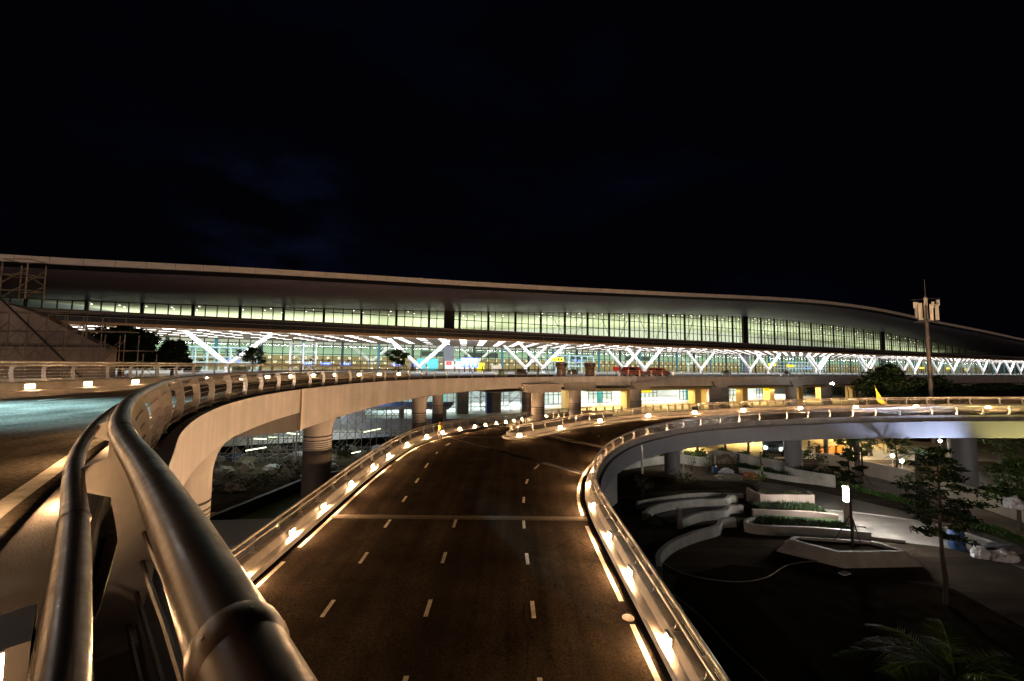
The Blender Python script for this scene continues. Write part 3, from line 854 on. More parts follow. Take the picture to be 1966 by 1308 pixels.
# ---- lower glazing: bays of 9.2 m, every bay a part with its mullions
def glazing(s0, s1, c, z0f, z1f, name, nsub, transoms, mm, post_m):
    mb = MB()
    a0, a1 = FP(s0, dc(c), 0), FP(s1, dc(c), 0)
    z0a, z0b, z1a, z1b = z0f(a0.x), z0f(a1.x), z1f(a0.x), z1f(a1.x)
    mb.quad(Vector((a0.x, a0.y, z0a)), Vector((a1.x, a1.y, z0b)), Vector((a1.x, a1.y, z1b)), Vector((a0.x, a0.y, z1a)))
    w = mb.build(name, M_glass, T, recalc=False)
    fr = MB()
    for k in range(nsub):
        s = s0 + (s1 - s0) * k / nsub
        p = FP(s, dc(c) - .05, 0); zt = z1f(p.x); zb = z0f(p.x)
        if zt - zb < .15: continue
        if k == 0: fr.box((p.x, p.y, (zt + zb) / 2), (.62, .5, zt - zb), ax=AXF, m=post_m)
        else: fr.box((p.x, p.y, (zt + zb) / 2), (.2, .22, zt - zb), ax=AXF, m=mm)
    for zt in transoms:
        if min(z1a, z1b) > zt + .2:
            fr.box(Vector((a0 + a1) / 2) - UD * .06 + UZ * zt, (s1 - s0, .16, .2), ax=AXF, m=mm)
    for f_, dz_ in ((z0f, .06), (z1f, -.06)):
        A_ = Vector((a0.x, a0.y, f_(a0.x) + dz_)) - UD * .06; B_ = Vector((a1.x, a1.y, f_(a1.x) + dz_)) - UD * .06
        fr.bar(A_, B_, .14, .12, m=mm)
    if fr.v: fr.build('mullions', None, w)
ss = -108
k = 0
while ss < 600:
    w = 9.2
    glazing(ss, ss + w, C_GL, lambda X: 9.02, lambda X: 16.6, 'lower_window', 4, (11.6, 13.3, 15.7), M_mull, M_mullblue if k % 2 else M_mull)
    ss += w; k += 1
ss = -76.0; k = 0
while ss < 402:
    w = 9.2
    glazing(ss, ss + w, C_GL, lambda X: 20.5, lambda X: z_wt(X), 'upper_window', 4, (24.4, 27.6, 30.6), M_mull, M_mull)
    ss += w; k += 1
# tall solid piers that break the glazing
for X in (-18.6, 100., 201.):
    p = PX(X, C_GL - .6, 0)
    MB().box((p.x, p.y, (20.5 + z_wt(X)) / 2), (3.0, .9, z_wt(X) - 20.5), ax=AXF).build('facade_pier', M_dark, T)
    MB().box((p.x, p.y, 12.8), (3.0, .9, 7.6), ax=AXF).build('facade_pier', mat('pier_grey', (.16, .17, .19), .6), T)
# ---- the halls inside
strip('lower_hall_floor', M_hallfloor, [lambda X: PX(X, C_GL + .05, 9.01), lambda X: PX(X, 166, 9.01)], xs=Xs[12:-8])
strip('lower_hall_ceiling', M_white, [lambda X: PX(X, C_GL + .05, 16.9), lambda X: PX(X, 166, 16.9)], xs=Xs[12:-8])
bw = strip('lower_hall_back_wall', M_beige, [lambda X: PX(X, 163, 9), lambda X: PX(X, 163, 13.6)], xs=Xs[12:-8])
strip('lower_hall_upper_wall', M_mint, [lambda X: PX(X, 163.2, 13.6), lambda X: PX(X, 163.2, 16.9)], xs=Xs[12:-8])
mb = MB()
for X in [-90 + 3.1 * i for i in range(110)]:
    for z in (12.9, 11.5):
        p = PX(X + (1.4 if z < 12 else 0), 162.7, z)
        vs = []; n = 10
        for k in range(n):
            a = 2 * PI * k / n
            for r in (.26, .44): vs.append(p + US * math.cos(a) * r + UZ * math.sin(a) * r)
        mb.add(vs, [(2 * k, 2 * k + 1, (2 * k + 3) % (2 * n), (2 * k + 2) % (2 * n)) for k in range(n)])
mb.build('ring_lights', M_ring, bw, recalc=False)
for X, w, zc, h in [(-28, 12, 15.1, 1.6), (-44, 8, 15.2, 1.5), (-12, 14, 15, 1.8), (30, 9, 15.1, 1.6), (60, 14, 15, 1.6)]:
    MB().box(PX(X, 162.9, zc), (w, .2, h), ax=AXF).build('gallery_opening', M_darkwin, T)
strip('upper_hall_floor', M_beige, [lambda X: PX(X, C_GL + .05, 19.4), lambda X: PX(X, 190, 19.4)], xs=Xs[20:-8])
strip('upper_hall_ceiling', M_hallceil, [lambda X: PX(X, C_GL + .05, z_wt(X) + .25), lambda X: PX(X, 150, z_wt(X) + 1.6), lambda X: PX(X, 190, z_wt(X) + .5)], xs=Xs[20:-8])
strip('upper_hall_back_wall', M_white, [lambda X: PX(X, 190, 19.4), lambda X: PX(X, 190, z_wt(X) + .6)], xs=Xs[20:-8])
mb = MB()
for X in [-100 + 4.6 * i for i in range(88)]:
    for c in (132, 139, 147, 156, 166, 178):
        if rs.random() < .5: continue
        z = interp([C_GL, 150, 190], [z_wt(X) + .25, z_wt(X) + 1.6, z_wt(X) + .5], c)
        mb.box(PX(X, c, z - .14), (.24, .24, .1), ax=AXF)
tag(mb.build('ceiling_spot', M_spot, T), kind='stuff')
def area(name, loc, sx, sy, power, color, up=False, spread=None):
    d = bpy.data.lights.new(name, 'AREA')
    if spread: d.spread = math.radians(spread)
    d.shape = 'RECTANGLE'; d.shape = 'RECTANGLE'; d.size = sx; d.size_y = sy; d.energy = power; d.color = color
    o = bpy.data.objects.new(name, d); col.objects.link(o); o.location = loc
    o.rotation_euler = (PI if up else 0, 0, math.atan(.45))
    return o
for X in (-75, -35, 5, 45, 85, 130, 180, 235, 290, 345, 400):
    p = PX(X, 95.8, 16.5); o = area('added_canopy_wash', p, 44, .4, 5200, (.92, .97, 1)); area('canopy_light', PX(X, 111, 16.4), 44, 26, 5200, (.95, .98, 1))  # the wash is an unseen strip light added to whiten the V columns
    dv = (UD * .75 - UZ).normalized(); o.rotation_euler = Matrix((US, dv.cross(US) * -1, -dv)).transposed().to_euler()
for i, X in enumerate((-106, -70, -25, 20, 65, 110, 155, 205, 255, 300, 350, 400)):
    p = PX(X, 145, 16.6); area('hall_lamp', p, 46, 26, 6000, (.93, 1, .86))
    zt = z_wt(X); p = PX(X, 168, 19.8)
    if zt > 23: area('hall_lamp', p, 44, 26, 11000 * (1 if X < 200 else .6), (.93, 1, .84), up=True)

# ---- things standing in the departures hall and on the forecourt
for k, X in enumerate((-51, -45.5, -40, -34, -25, -19.5, -14, -8.5, -2.5, 3, 22, 33, 41, 50, 62)):
    pass
def screen_bank(px_list):
    labs = ['blue lit check-in screen under yellow signs inside the terminal, %s']
    return
bank = [(-54.5, 'by the small tree under the largest white V'), (-50.5, 'beside the white scaffold tower, on its left'), (-46, 'right of the white scaffold tower'),
        (-33.5, 'first right of the teal mullion'), (-28.5, 'second right of the teal mullion'), (-23.5, 'under the dark oval in the hall'),
        (-18.5, 'left of the potted tree under the second V'), (-14, 'half behind the potted tree under the second V')]
for X, where in bank:
    c = 131.; p = PX(X, c, 10.75)
    t = empty('check_in_screen', PX(X, c, 9), 'blue lit check-in screen under yellow discs, ' + where, 'screen', 'check-in screens in the departures hall')
    mb = MB(); mb.box(p, (2.7, .2, .8), ax=AXF, m=M_blue)
    for q in (-.8, -.2, .35, .8):
        mb.box(p + US * q - UD * .115 + UZ * .05, (.36, .03, .3), ax=AXF, m=M_bluew)
    mb.build('screen', None, t)
    mb = MB()
    for q in (-.75, .75):
        v = p + US * q + UZ * 1.05
        mb.add([v + US * .36 * math.cos(2 * PI * k / 12) + UZ * .36 * math.sin(2 * PI * k / 12) - UD * .05 for k in range(12)] + [v + US * .36 * math.cos(2 * PI * k / 12) + UZ * .36 * math.sin(2 * PI * k / 12) + UD * .05 for k in range(12)],
               [tuple(range(12)), tuple(range(12, 24))] + [(k, (k + 1) % 12, 12 + (k + 1) % 12, 12 + k) for k in range(12)])
        mb.box(v, (.34, .14, .1), ax=AXF, m=M_black)
    mb.build('round_sign', M_yellow, t)
    MB().box(p + UZ * -1.1, (3.0, .8, 1.2), ax=AXF).build('counter', M_beige, t)
# check-in hall signs further right
for X, c, z, w, m, lab in [(12, 99, 12.6, 3.4, M_yellow, 'yellow hanging direction sign on the V column beside the glass vestibule'),
                           (14.5, 118, 11.4, 2.4, M_yellow, 'small yellow sign standing left of the glass vestibule'),
                           (96, 104, 12.2, 4.2, M_yellow, 'yellow hanging sign left of the twin V columns, above the blue board'),
                           (106, 104, 11.9, 4.2, M_yellow, 'yellow hanging sign right of the twin V columns'),
                           (214, 112, 12, 5, M_yellow, 'yellow hanging sign beyond the telecom mast, between two V columns'),
                           (242, 112, 12, 6, M_yellow, 'longest yellow hanging sign beyond the telecom mast'),
                           (262, 112, 11.6, 5, M_yellow, 'farthest yellow sign at the right hand end of the forecourt')]:
    t = empty('direction_sign', PX(X, c, 9), lab, 'sign', 'yellow direction signs on the forecourt')
    p = PX(X, c, z)
    MB().box(p, (w, .25, .95), ax=AXF).build('board', M_yellow, t)
    mb = MB()
    for q in (-.28, .05, .3): mb.box(p + US * q * w - UD * .14, (w * .12, .03, .5), ax=AXF)
    mb.build('symbol', M_black, t)
    MB().bar(p + UZ * .47, p + UZ * (16.5 - z), .09).build('hanger', M_mull, t)
    
# slanted striped information screen
t = empty('information_screen', PX(-11.3, 112, 9), 'big blue-white screen with slanted bars standing on the forecourt', 'screen')
p = PX(-11.3, 112, 11.55)
MB().box(p, (4.9, .3, 2.5), ax=AXF).build('cabinet', M_blue, t)
for q in (-1.75, -.6, .55, 1.7):
    v = p + US * q - UD * .17; mb = MB()
    a = [v + US * -.6 + UZ * 1.1, v + US * .5 + UZ * 1.1, v + US * .25 + UZ * -.5, v + US * -.3 + UZ * -1.1, v + US * -.5 + UZ * -.9]
    mb.add(a + [q_ - UD * .03 for q_ in a], [tuple(range(5)), tuple(range(5, 10))] + [(k, (k + 1) % 5, 5 + (k + 1) % 5, 5 + k) for k in range(5)])
    mb.build('lit_bar', M_bluew, t)
for q in (-1.4, 1.4): MB().box(p + US * q + UZ * -1.9, (.25, .3, 1.3), ax=AXF).build('leg', M_mull, t)
# hoarding with posters by the second V
t = empty('shop_hoarding', PX(-17, 122, 9), 'cyan and white hoarding with a red badge and yellow panels behind the second V column', 'hoarding')
for X, w, z0, z1, m, nm in [(-23.5, 6, 9.1, 12.6, M_cyan, 'cyan_panel'), (-17.8, 2.6, 9.1, 12.0, M_poster, 'white_panel'), (-13.6, 5.6, 9.1, 12.0, M_poster, 'picture_panel'),
                            (-13.6, 5.6, 12.02, 12.6, M_cyan, 'cyan_band'), (-18.4, 1.2, 9.1, 10.2, M_yellow, 'yellow_panel'), (-9.2, 2.2, 9.1, 11.6, M_yellow, 'yellow_panel'), (-4.6, 3.2, 9.1, 11, mat('panel_cream', (.7, .6, .45), .7), 'cream_panel')]:
    MB().box(PX(X, 122, (z0 + z1) / 2), (w, .3, z1 - z0), ax=AXF).build(nm, m, t)
b = MB(); v = PX(-17.9, 121.7, 11.4)
b.box(v, (1.5, .12, 1.0), ax=AXF, m=M_red); b.box(v - UD * .08, (.8, .04, .12), ax=AXF, m=M_poster); b.build('red_badge', None, t)
b = MB()
for k in range(9): b.box(PX(-15.8 + rs.random() * 4.4, 121.8, 9.8 + rs.random() * 1.8), (.4, .1, .35), ax=AXF, m=rs.choice((M_beige, M_red, M_yellow)))
b.build('picture', None, t)
# glazed entrance vestibules
def vestibule(X, c, w, d, h, label):
    t = empty('entrance_vestibule', PX(X, c, 9), label, 'glass vestibule')
    mm = mat('vestibule_frame', (.42, .62, .66), .4) if 'vestibule_frame' not in MATS else MATS['vestibule_frame']
    fr = MB(); s = sX(X, c); D = dc(c)
    nx = max(2, round(w / 2.2))
    for k in range(nx + 1):
        for dd in (0, d): fr.box(FP(s - w / 2 + w * k / nx, D + dd, 9 + h / 2), (.22 if k % 2 else .35, .22, h), ax=AXF)
    for z in (9.1, 10.9, 12.1, 9 + h):
        for dd in (0, d): fr.box(FP(s, D + dd, z), (w, .2, .22), ax=AXF)
        for q in (-w / 2, w / 2): fr.box(FP(s + q, D + d / 2, z), (.2, d, .2), ax=AXF)
    fr.build('frame', mm, t)
    g = MB()
    for dd in (0.02,): g.quad(FP(s - w / 2, D + dd, 9.1), FP(s + w / 2, D + dd, 9.1), FP(s + w / 2, D + dd, 9 + h), FP(s - w / 2, D + dd, 9 + h))
    g.build('pane', MATS['window_glass'], t, recalc=False)
    MB().box(FP(s, D + d / 2, 9 + h + .14), (w + .3, d + .3, .12), ax=AXF).build('roof', mm, t)
    b = MB()
    for k in range(6): b.box(FP(s - w * .4 + w * .8 * rs.random(), D + d * .6, 10.8 + rs.random() * 2), (.9, .1, .5), ax=AXF, m=rs.choice((M_blue, M_mull, M_red, M_poster)))
    b.build('notice', None, t)
vestibule(-64, 116, 12.5, 6, 5.1, 'pale teal glass entrance vestibule behind the big tree and the largest V column')
vestibule(19.5, 114, 13.5, 6, 5.0, 'pale teal glass entrance vestibule with notices between the third and fourth V columns')
vestibule(129, 116, 26, 6, 4.6, 'wide glass vestibule far along the forecourt, left of the dark tree')

# ---- arrivals level under the deck
arr = empty('arrivals_hall', (20, 95, 1), 'bright arrivals hall with glass doors and cream columns under the forecourt deck', 'arrivals hall')
XsA = [-60 + 4 * i for i in range(66)]
st = strip('arrivals_pavement', M_arrpave, [lambda X: PX(X, 62, 1.0), lambda X: PX(X, 90, 1.0)], parent=None, xs=XsA); structure(st)
strip('floor', M_arrfloor, [lambda X: PX(X, 90, 1.02), lambda X: PX(X, 116, 1.02)], parent=arr, xs=XsA)
strip('back_wall', M_arrwall, [lambda X: PX(X, 116, 1.0), lambda X: PX(X, 116, 7.0)], parent=arr, xs=XsA)
strip('ceiling', M_yelcol, [lambda X: PX(X, 77.0, 5.5), lambda X: PX(X, 92, 5.0), lambda X: PX(X, 116, 4.9)], parent=arr, xs=[x for x in XsA if x > 12])
strip('beam', M_yelcol, [lambda X: PX(X, 77.0, 5.5), lambda X: PX(X, 77.0, 7.1)], parent=arr, xs=[x for x in XsA if x > 12])
for X in (-36, -26, -14, -4, 10, 24, 39, 54, 70, 86, 104, 124):
    p = PX(X, 98, 0)
    mb = MB(); w = 7.5
    mb.quad(p - US * w / 2 + UZ * 1.1, p + US * w / 2 + UZ * 1.1, p + US * w / 2 + UZ * 4.6, p - US * w / 2 + UZ * 4.6)
    d = mb.build('glass_front', M_glass, arr, recalc=False)
    fr = MB()
    for q in (-.5, -.3, -.1, .1, .3, .5): fr.box(p + US * q * w - UD * .08 + UZ * 2.85, (.14, .14, 3.5), ax=AXF)
    for z in (1.15, 3.5, 4.6): fr.box(p - UD * .08 + UZ * z, (w, .13, .14), ax=AXF)
    fr.build('frame', M_mull, d)
    if rs.random() < .6: MB().box(p + UD * 2 + US * rs.uniform(-2, 2) + UZ * 2.6, (1.6, .3, 3.1), ax=AXF).build('teal_door', M_teal, arr)
for X, c, w in [(12.4, 84, 1.9), (26.5, 80, 2.0), (5, 80, 1.8), (16, 96, 2.2), (46, 80, 2.1), (54, 90, 2.0), (62, 80, 2.0), (74, 82, 2.0), (84, 80, 2.0), (97, 82, 2), (112, 82, 2)]:
    MB().box(PX(X, c, 4.0), (w, w, 6), ax=AXF).build('cream_column', M_yelcol, arr)
for X in (-18, -10, -3.5): MB().box(PX(X, 86, 4.0), (2.4, 1.2, 6), ax=AXF).build('bare_column', M_concd, arr)
MB().box(PX(-4.7, 85, 4.0), (1.1, 1.0, 6), ax=AXF).build('bare_column', mat('wrap_blue', (.06, .09, .3), .6), arr)
for X, c, z, col_ in [(-20, 90, 5.5, (.75, 1, 1)), (0, 92, 4.7, (.85, 1, 1))]:
    area('arrivals_lamp', PX(X, c + 8, 4.7), 18, 14, 4200, col_)
for X in (22, 44, 68, 95): 
    area('arrivals_lamp', PX(X, 104, 4.6), 20, 14, 3600, (.9, 1, 1))
    area('arrivals_lamp', PX(X, 84, 4.9), 20, 8, 3000, (1, .74, .3))
area('arrivals_lamp', PX(8, 82, 6.8), 8, 8, 500, (1, .75, .35))
# yellow arrival sign, red cabinet, murals
t = empty('direction_sign', PX(36, 90, 4), 'yellow sign hanging inside the bright arrivals hall', 'sign')
MB().box(PX(36.5, 92, 4.35), (3.2, .2, .7), ax=AXF).build('board', M_yellow, t)
t = empty('direction_sign', PX(69, 78, 5), 'small yellow sign hanging under the deck beside a pier', 'sign')
MB().box(PX(70.5, 79, 5.0), (2.2, .2, .8), ax=AXF).build('board', M_yellow, t)
t = empty('wall_mural', PX(59, 96, 1), 'white hoarding with red and green mural in the arrivals hall', 'mural')
b = MB(); b.box(PX(55.5, 94, 2.9), (8, .2, 3.6), ax=AXF, m=M_poster)
for k in range(16): b.box(PX(52.4 + k * .42, 93.7, 2.0 + (k * .12) + rs.random() * .5), (.5, .1, .5), ax=AXF, m=rs.choice((M_red, M_red, M_leaf2)))
b.build('panel', None, t)
t = empty('fire_cabinet', PX(49, 86, 1), 'red cabinet standing at the left edge of the mural in arrivals', 'cabinet')
MB().box(PX(49.2, 88, 2.2), (1.1, .6, 2.4), ax=AXF).build('body', M_red, t); MB().box(PX(49.2, 87.6, 2.6), (.6, .1, .6), ax=AXF).build('window', M_dark, t)
# bollards on the arrivals kerb
bproto = empty('bollard', (0, 0, 0), 'x', 'bollard', 'stone bollards along the arrivals pavement')
MB().lathe((0, 0, 0), [(.3, 0), (.3, .1), (.24, .12), (.22, 1.15), (.2, 1.25), (.08, 1.3)], 12).build('shaft', mat('bollard_stone', (.5, .42, .28), .7), bproto, smooth=True)
first = True
for i in range(34):
    X = 9.5 + i * 2.05 if i < 26 else 9.5 + 26 * 2.05 + (i - 26) * 3
    o = bproto if first else copy_tree(bproto); first = False
    o.location = PX(X, 76 + .03 * i, .98)
    o['label'] = ordinal(i + 1) + ' short pale stone bollard from the left along the arrivals pavement under the deck'

# ================================================================ KERBSIDE: cars, planters, cones on the forecourt
def car(loc, rz, body, label, L=4.4, Wd=1.75, Hh=1.5, suv=True):
    t = empty('parked_car', (0, 0, 0), label, 'car')
    side = [(-L / 2, .35), (-L / 2, .95), (-L / 2 + .12, 1.02), (-L / 2 + .45, Hh - .06), (-L / 2 + .7, Hh), (L * .12, Hh), (L * .28, 1.02), (L / 2 - .1, .9), (L / 2, .72), (L / 2, .35)]
    mb = MB(); n = len(side)
    vs = []
    for y, k in ((-Wd / 2, 1), (Wd / 2, 1)):
        for (x, z) in side:
            yy = y * (.86 if z > 1.1 else 1.0); vs.append((x, yy, z))
    mb.add(vs, [tuple(range(n)), tuple(range(n, 2 * n))] + [(k, (k + 1) % n, n + (k + 1) % n, n + k) for k in range(n)])
    mb.build('body', body, t)
    g = MB()
    for sy in (-1, 1):
        y0 = sy * (Wd / 2 + .006)
        g.add([(-L / 2 + .35, y0 * .97, 1.05), (L * .22, y0 * .97, 1.05), (L * .1, y0 * .875, Hh - .1), (-L / 2 + .58, y0 * .875, Hh - .1)], [(0, 1, 2, 3)])
    g.build('side_glass', M_autoglass, t, recalc=False)
    for sx in (-L * .3, L * .3):
        for sy in (-1, 1):
            w = MB(); q = Vector((sx, sy * (Wd / 2 - .09), .33))
            w.tube([q - Vector((0, .1, 0)), q + Vector((0, .1, 0))], .33, 16); wo = w.build('wheel', M_tyre, t)
            w = MB(); w.tube([q + Vector((0, sy * .1, 0)), q + Vector((0, sy * .115, 0))], .2, 12); w.build('rim', M_steel, wo)
    for sy in (-1, 1):
        MB().box((L / 2 + .005, sy * Wd * .34, .72), (.06, .36, .18)).build('headlight', M_white, t)
        MB().box((-L / 2 - .005, sy * Wd * .38, .85), (.06, .2, .3)).build('tail_light', M_red, t)
    t.location = loc; t.rotation_euler = (0, 0, rz)
    return t
UA = math.atan(.42)
car((22.2, 72.6, 9.02), UA, M_carred, 'dark red hatchback parked on the forecourt behind the deck railing', 4.6, 1.8, 1.75)
car((27.6, 75.2, 9.02), UA, M_carred, 'second red car parked nose to tail right of the dark red hatchback', 4.2, 1.8, 1.6)
def planter(loc, label):
    t = empty('planter', loc, label, 'planter', 'planters with low shrubs on the forecourt'); 
    MB().box((loc[0], loc[1], loc[2] + .25), (2.4, .9, .5), UA).build('trough', M_kerb, t)
    mb = MB(); r2 = random.Random(int(loc[0] * 10))
    for k in range(90):
        a = Vector((loc[0], loc[1], loc[2] + .5)) + US * r2.uniform(-1.1, 1.1) + UD * r2.uniform(-.4, .4)
        d = Vector((r2.uniform(-.3, .3), r2.uniform(-.3, .3), r2.uniform(.25, .7))); w = US * .09
        mb.quad(a - w, a + w, a + d + w * .6, a + d - w * .6)
    mb.build('shrub', M_leaf2, t, recalc=False)
for X, c, lab in [(-57, 97, 'planter of low green shrubs just left of the foot of the largest V'), (-50.5, 97, 'planter of low green shrubs just right of the foot of the largest V'),
                  (2, 86, 'planter of low green shrubs left of the third V column'), (14, 86, 'planter of low green shrubs in front of the middle vestibule'), (64, 90, 'planter of green shrubs beyond the red cars'), (92, 92, 'planter of green shrubs at the foot of the twin V columns')]:
    planter(tuple(PX(X, c, 9.0)), lab)
t = empty('traffic_cone', PX(-55, 66, 9), 'orange traffic cone on the forecourt behind the far left railing', 'traffic cone')
pc = PX(-46, 68, 9.0)
MB().lathe(pc, [(.28, 0), (.28, .04), (.2, .05), (.05, .85), (.02, .88)], 14).build('cone', mat('cone_orange', (.8, .16, .02), .6), t, smooth=True)
t = empty('litter_bin', PX(0, 82, 9), 'green litter bin on the forecourt behind the deck railing', 'litter bin')
pc = Vector((-1.6, 62, 9.0)); MB().box(pc + UZ * .55, (.7, .7, 1.1), UA).build('body', mat('bin_green', (.03, .12, .05), .6), t); MB().box(pc + UZ * 1.14, (.76, .76, .08), UA).build('lid', M_dark, t)
t = empty('sign_box', (19, 73, 9), 'bright red box on a post left of the red cars on the forecourt', 'sign')
pc = Vector((18.6, 71.2, 9)); MB().box(pc + UZ * 1.35, (1.0, .5, .8), UA).build('box', M_red, t); MB().box(pc + UZ * .5, (.12, .12, 1.0)).build('post', M_mull, t)
for (X, Y, lab) in [(8.0, 64.5, 'brown rounded kiosk on the forecourt left of the vestibule doors'), (13.2, 67.6, 'brown rounded kiosk on the forecourt right of the vestibule doors')]:
    t = empty('kiosk', (X, Y, 9), lab, 'kiosk', 'brown kiosks in front of the middle vestibule')
    MB().lathe((X, Y, 9), [(.75, 0), (.75, 1.6), (.95, 1.65), (.95, 2.3), (.9, 2.4), (.1, 2.45)], 18).build('body', mat('kiosk_brown', (.16, .09, .06), .6), t, smooth=True)
    MB().lathe((X, Y, 10.65), [(.97, .1), (.97, .45)], 18, cap=False).build('band', M_dark, t)
# white scaffold tower beneath the canopy
t = empty('scaffold_tower', PX(-47.5, 112, 9), 'white scaffold tower with cross braces under the canopy', 'scaffold tower')
mb = MB()
s0 = sX(-49, 110)
for i in range(3):
    for j in range(2):
        q = FP(s0 + i * 2.6, dc(110) + j * 2, 9); mb.tube([q, q + UZ * 6.4], .1, 6)
mb.build('standard', M_scafw, t)
mb = MB()
for i in range(2):
    for lv in (0, 2.4, 4.0):
        q = FP(s0 + i * 2.6, dc(110), 9 + lv); r = FP(s0 + i * 2.6 + 2.6, dc(110), 9 + lv)
        mb.bar(q, r + UZ * 2, .07); mb.bar(q + UZ * 2, r, .07); mb.bar(q + UZ * 2.1, r + UZ * 2.1, .07)
mb.build('brace', M_scafw, t)

# ================================================================ GROUND AND GARDEN
mb = MB()
mb.quad((-900, -300, -.04), (900, -300, -.04), (900, 1200, -.04), (-900, 1200, -.04))
structure(mb.build('ground', M_ground, recalc=False))
def sheet(name, poly, z, m, kind='structure'):
    mb = MB(); n = len(poly); mb.add([(x, y, z) for x, y in poly], [tuple(range(n))])
    o = mb.build(name, m, None, recalc=False)
    if o.data.polygons[0].normal.z < 0: o.data.flip_normals()
    o['kind'] = kind; return o
def strip2(name, A, B, z, m, n=30):
    a = match([(x, y, z) for x, y in spline([(x, y, 0) for x, y in A], .5) for x, y in [(x, y)]] if False else [Vector((p.x, p.y, z)) for p in spline([(x, y, 0) for x, y in A], .4)], n)
    b = match([Vector((p.x, p.y, z)) for p in spline([(x, y, 0) for x, y in B], .4)], n)
    mb = MB(); ribbon(mb, a, b); return structure(mb.build(name, m, None, recalc=False))
strip2('garden_path', [(19.5, 30.9), (22.97, 30.94), (26.66, 29.88), (29.3, 28.04), (29.84, 25.8), (29.6, 22), (28, 17)], [(20.6, 28.6), (22.3, 28.3), (22.94, 25.9), (25.39, 25.0), (27.2, 23.9), (27.6, 21), (26, 17)], .0, M_path)
strip2('garden_lane', [(23.2, 38.3), (25.0, 37.6), (27.46, 34.65), (29.94, 30.5), (31.16, 27.2), (31.0, 23), (29.6, 17)], [(19.5, 31.1), (22.97, 31.1), (26.66, 30.05), (29.5, 28.15), (30.05, 25.8), (29.8, 22), (28.2, 17)], -.01, mat('lane_tarmac', (.13, .12, .11), .9, spec=.05, noise=(.4, .5, 9), bump=.4))
strip2('sunken_path', [(29.4, 40.5), (31.4, 36.3), (32.6, 31.2), (32.5, 25.4), (31.6, 18)], [(34.2, 45), (35.9, 41), (36.6, 36.5), (36.5, 32), (35.3, 26)], -.015, mat('sand_path', (.32, .26, .19), .95, spec=.05, noise=(.4, .4, 9), streak=((.6, .3, 1), .4, 9), bump=.5))
def low_wall(name, label, ctrl, h, w, m=M_gwall, cat='garden wall', z0=-.05, cap=True, step=.4, taper=0.):
    P = spline([(x, y, 0) for x, y in ctrl], step) if len(ctrl) > 2 else resample([Vector((x, y, 0)) for x, y in ctrl], step)
    nr = normals(P, 1); mb = MB()
    hf = h if callable(h) else (lambda t: h)
    n = len(P) - 1
    mb.sweep(P, nr, lambda i: [(-w / 2 - taper, z0), (-w / 2, hf(i / n) - .02), (-w / 2 + .02, hf(i / n)), (w / 2 - .02, hf(i / n)), (w / 2, hf(i / n) - .02), (w / 2 + taper, z0)])
    o = mb.build(name, m, None, smooth=True); return tag(o, label, cat)
low_wall('garden_wall', 'pale terrace wall in front of the lit garden lamp, with a folded left end', [(16.9, 28.1), (15.45, 27.0), (15.5, 26.75), (16.35, 26.45), (19.6, 26.15), (22.4, 25.5)], .55, .22)
low_wall('garden_wall', 'second terrace wall behind the lit lamp, between two strips of grass', [(17.3, 29.2), (19.2, 29.0), (21.4, 28.8), (22.6, 28.2)], .62, .2, M_bamwall)
low_wall('garden_wall', 'tall stained planter wall, rearmost of the three terraces', [(19.2, 33.0), (19.24, 31.4), (21, 31.3), (23.3, 31.4), (23.5, 32.2)], 1.02, .2, M_bamwall)
low_wall('garden_wall', 'thin white kerb of the topmost curved seating step', [(9.8, 31.6), (11.86, 32.6), (15.5, 33.8), (19.2, 33.7)], .28, .22)
low_wall('garden_wall', 'broad white curved seating step, second from the top', [(9.4, 28.7), (10.6, 30.0), (14, 31.5), (16.9, 31.9), (17.6, 32.7), (18.2, 32.7)], .5, .3)
low_wall('garden_wall', 'white curved seating step that ends in an upright post, third from the top', [(11.4, 27.4), (13.2, 28.6), (15.4, 29.3), (16.2, 30.2), (17.2, 30.3)], .52, .3)
low_wall('garden_wall', 'lowest curved wall bending down into the dark corner of the garden', [(7.6, 20.9), (8.0, 22.2), (9.4, 23.9), (11.4, 25.3), (13.4, 26.4), (14.2, 27.5), (15.2, 27.7)], .55, .28)
t = tag(MB().box((11.25, 27.2, .62), (.26, .3, 1.3)).build('gate_post', M_gwall), 'white upright post at the end of the third seating step', 'post')
for A, B in (([(9.5, 30.6), (14, 32.7), (18.5, 33.1)], [(9.6, 31.5), (14, 33.4), (18.8, 33.5)]), ([(11.0, 28.0), (14, 29.6), (16.2, 30.9)], [(10.4, 29.5), (13.8, 31.1), (16.9, 31.6)])):
    strip2('seating_tread', A, B, .03, mat('tread', (.12, .115, .105), .9, noise=(.5, .3)))
# winding walls of the upper garden
low_wall('garden_wall', 'white straight wall seen under the right hand ramp beside its first pier', [(11.8, 42.4), (14.5, 44.0), (18.2, 45.7)], .8, .25, M_gwall)
low_wall('garden_wall', 'winding cream wall below the hedge near the small lamp under the ramp', [(17.6, 46.4), (19.2, 45.4), (20.6, 44.3), (22.2, 45.0), (22.6, 46.4)], .95, .22)
low_wall('garden_wall', 'cream wall curling round the rubble heap behind the workers', [(22.75, 45.2), (22.9, 46.8), (24.4, 47.6), (26.2, 46.0), (27.8, 43.2), (28.9, 40.9)], 1.0, .22)
low_wall('garden_wall', 'low cream kerb wall running down beside the orange tarpaulin', [(23.4, 41.6), (24.9, 40.2), (26.6, 38.6), (28.2, 37.8)], .5, .2)
low_wall('garden_wall', 'prow shaped cream wall holding the hedge beside the bright lane', [(30.2, 42.0), (27.9, 41.2), (27.35, 39.6), (28.2, 38.0), (29.4, 36.8)], 1.05, .22)
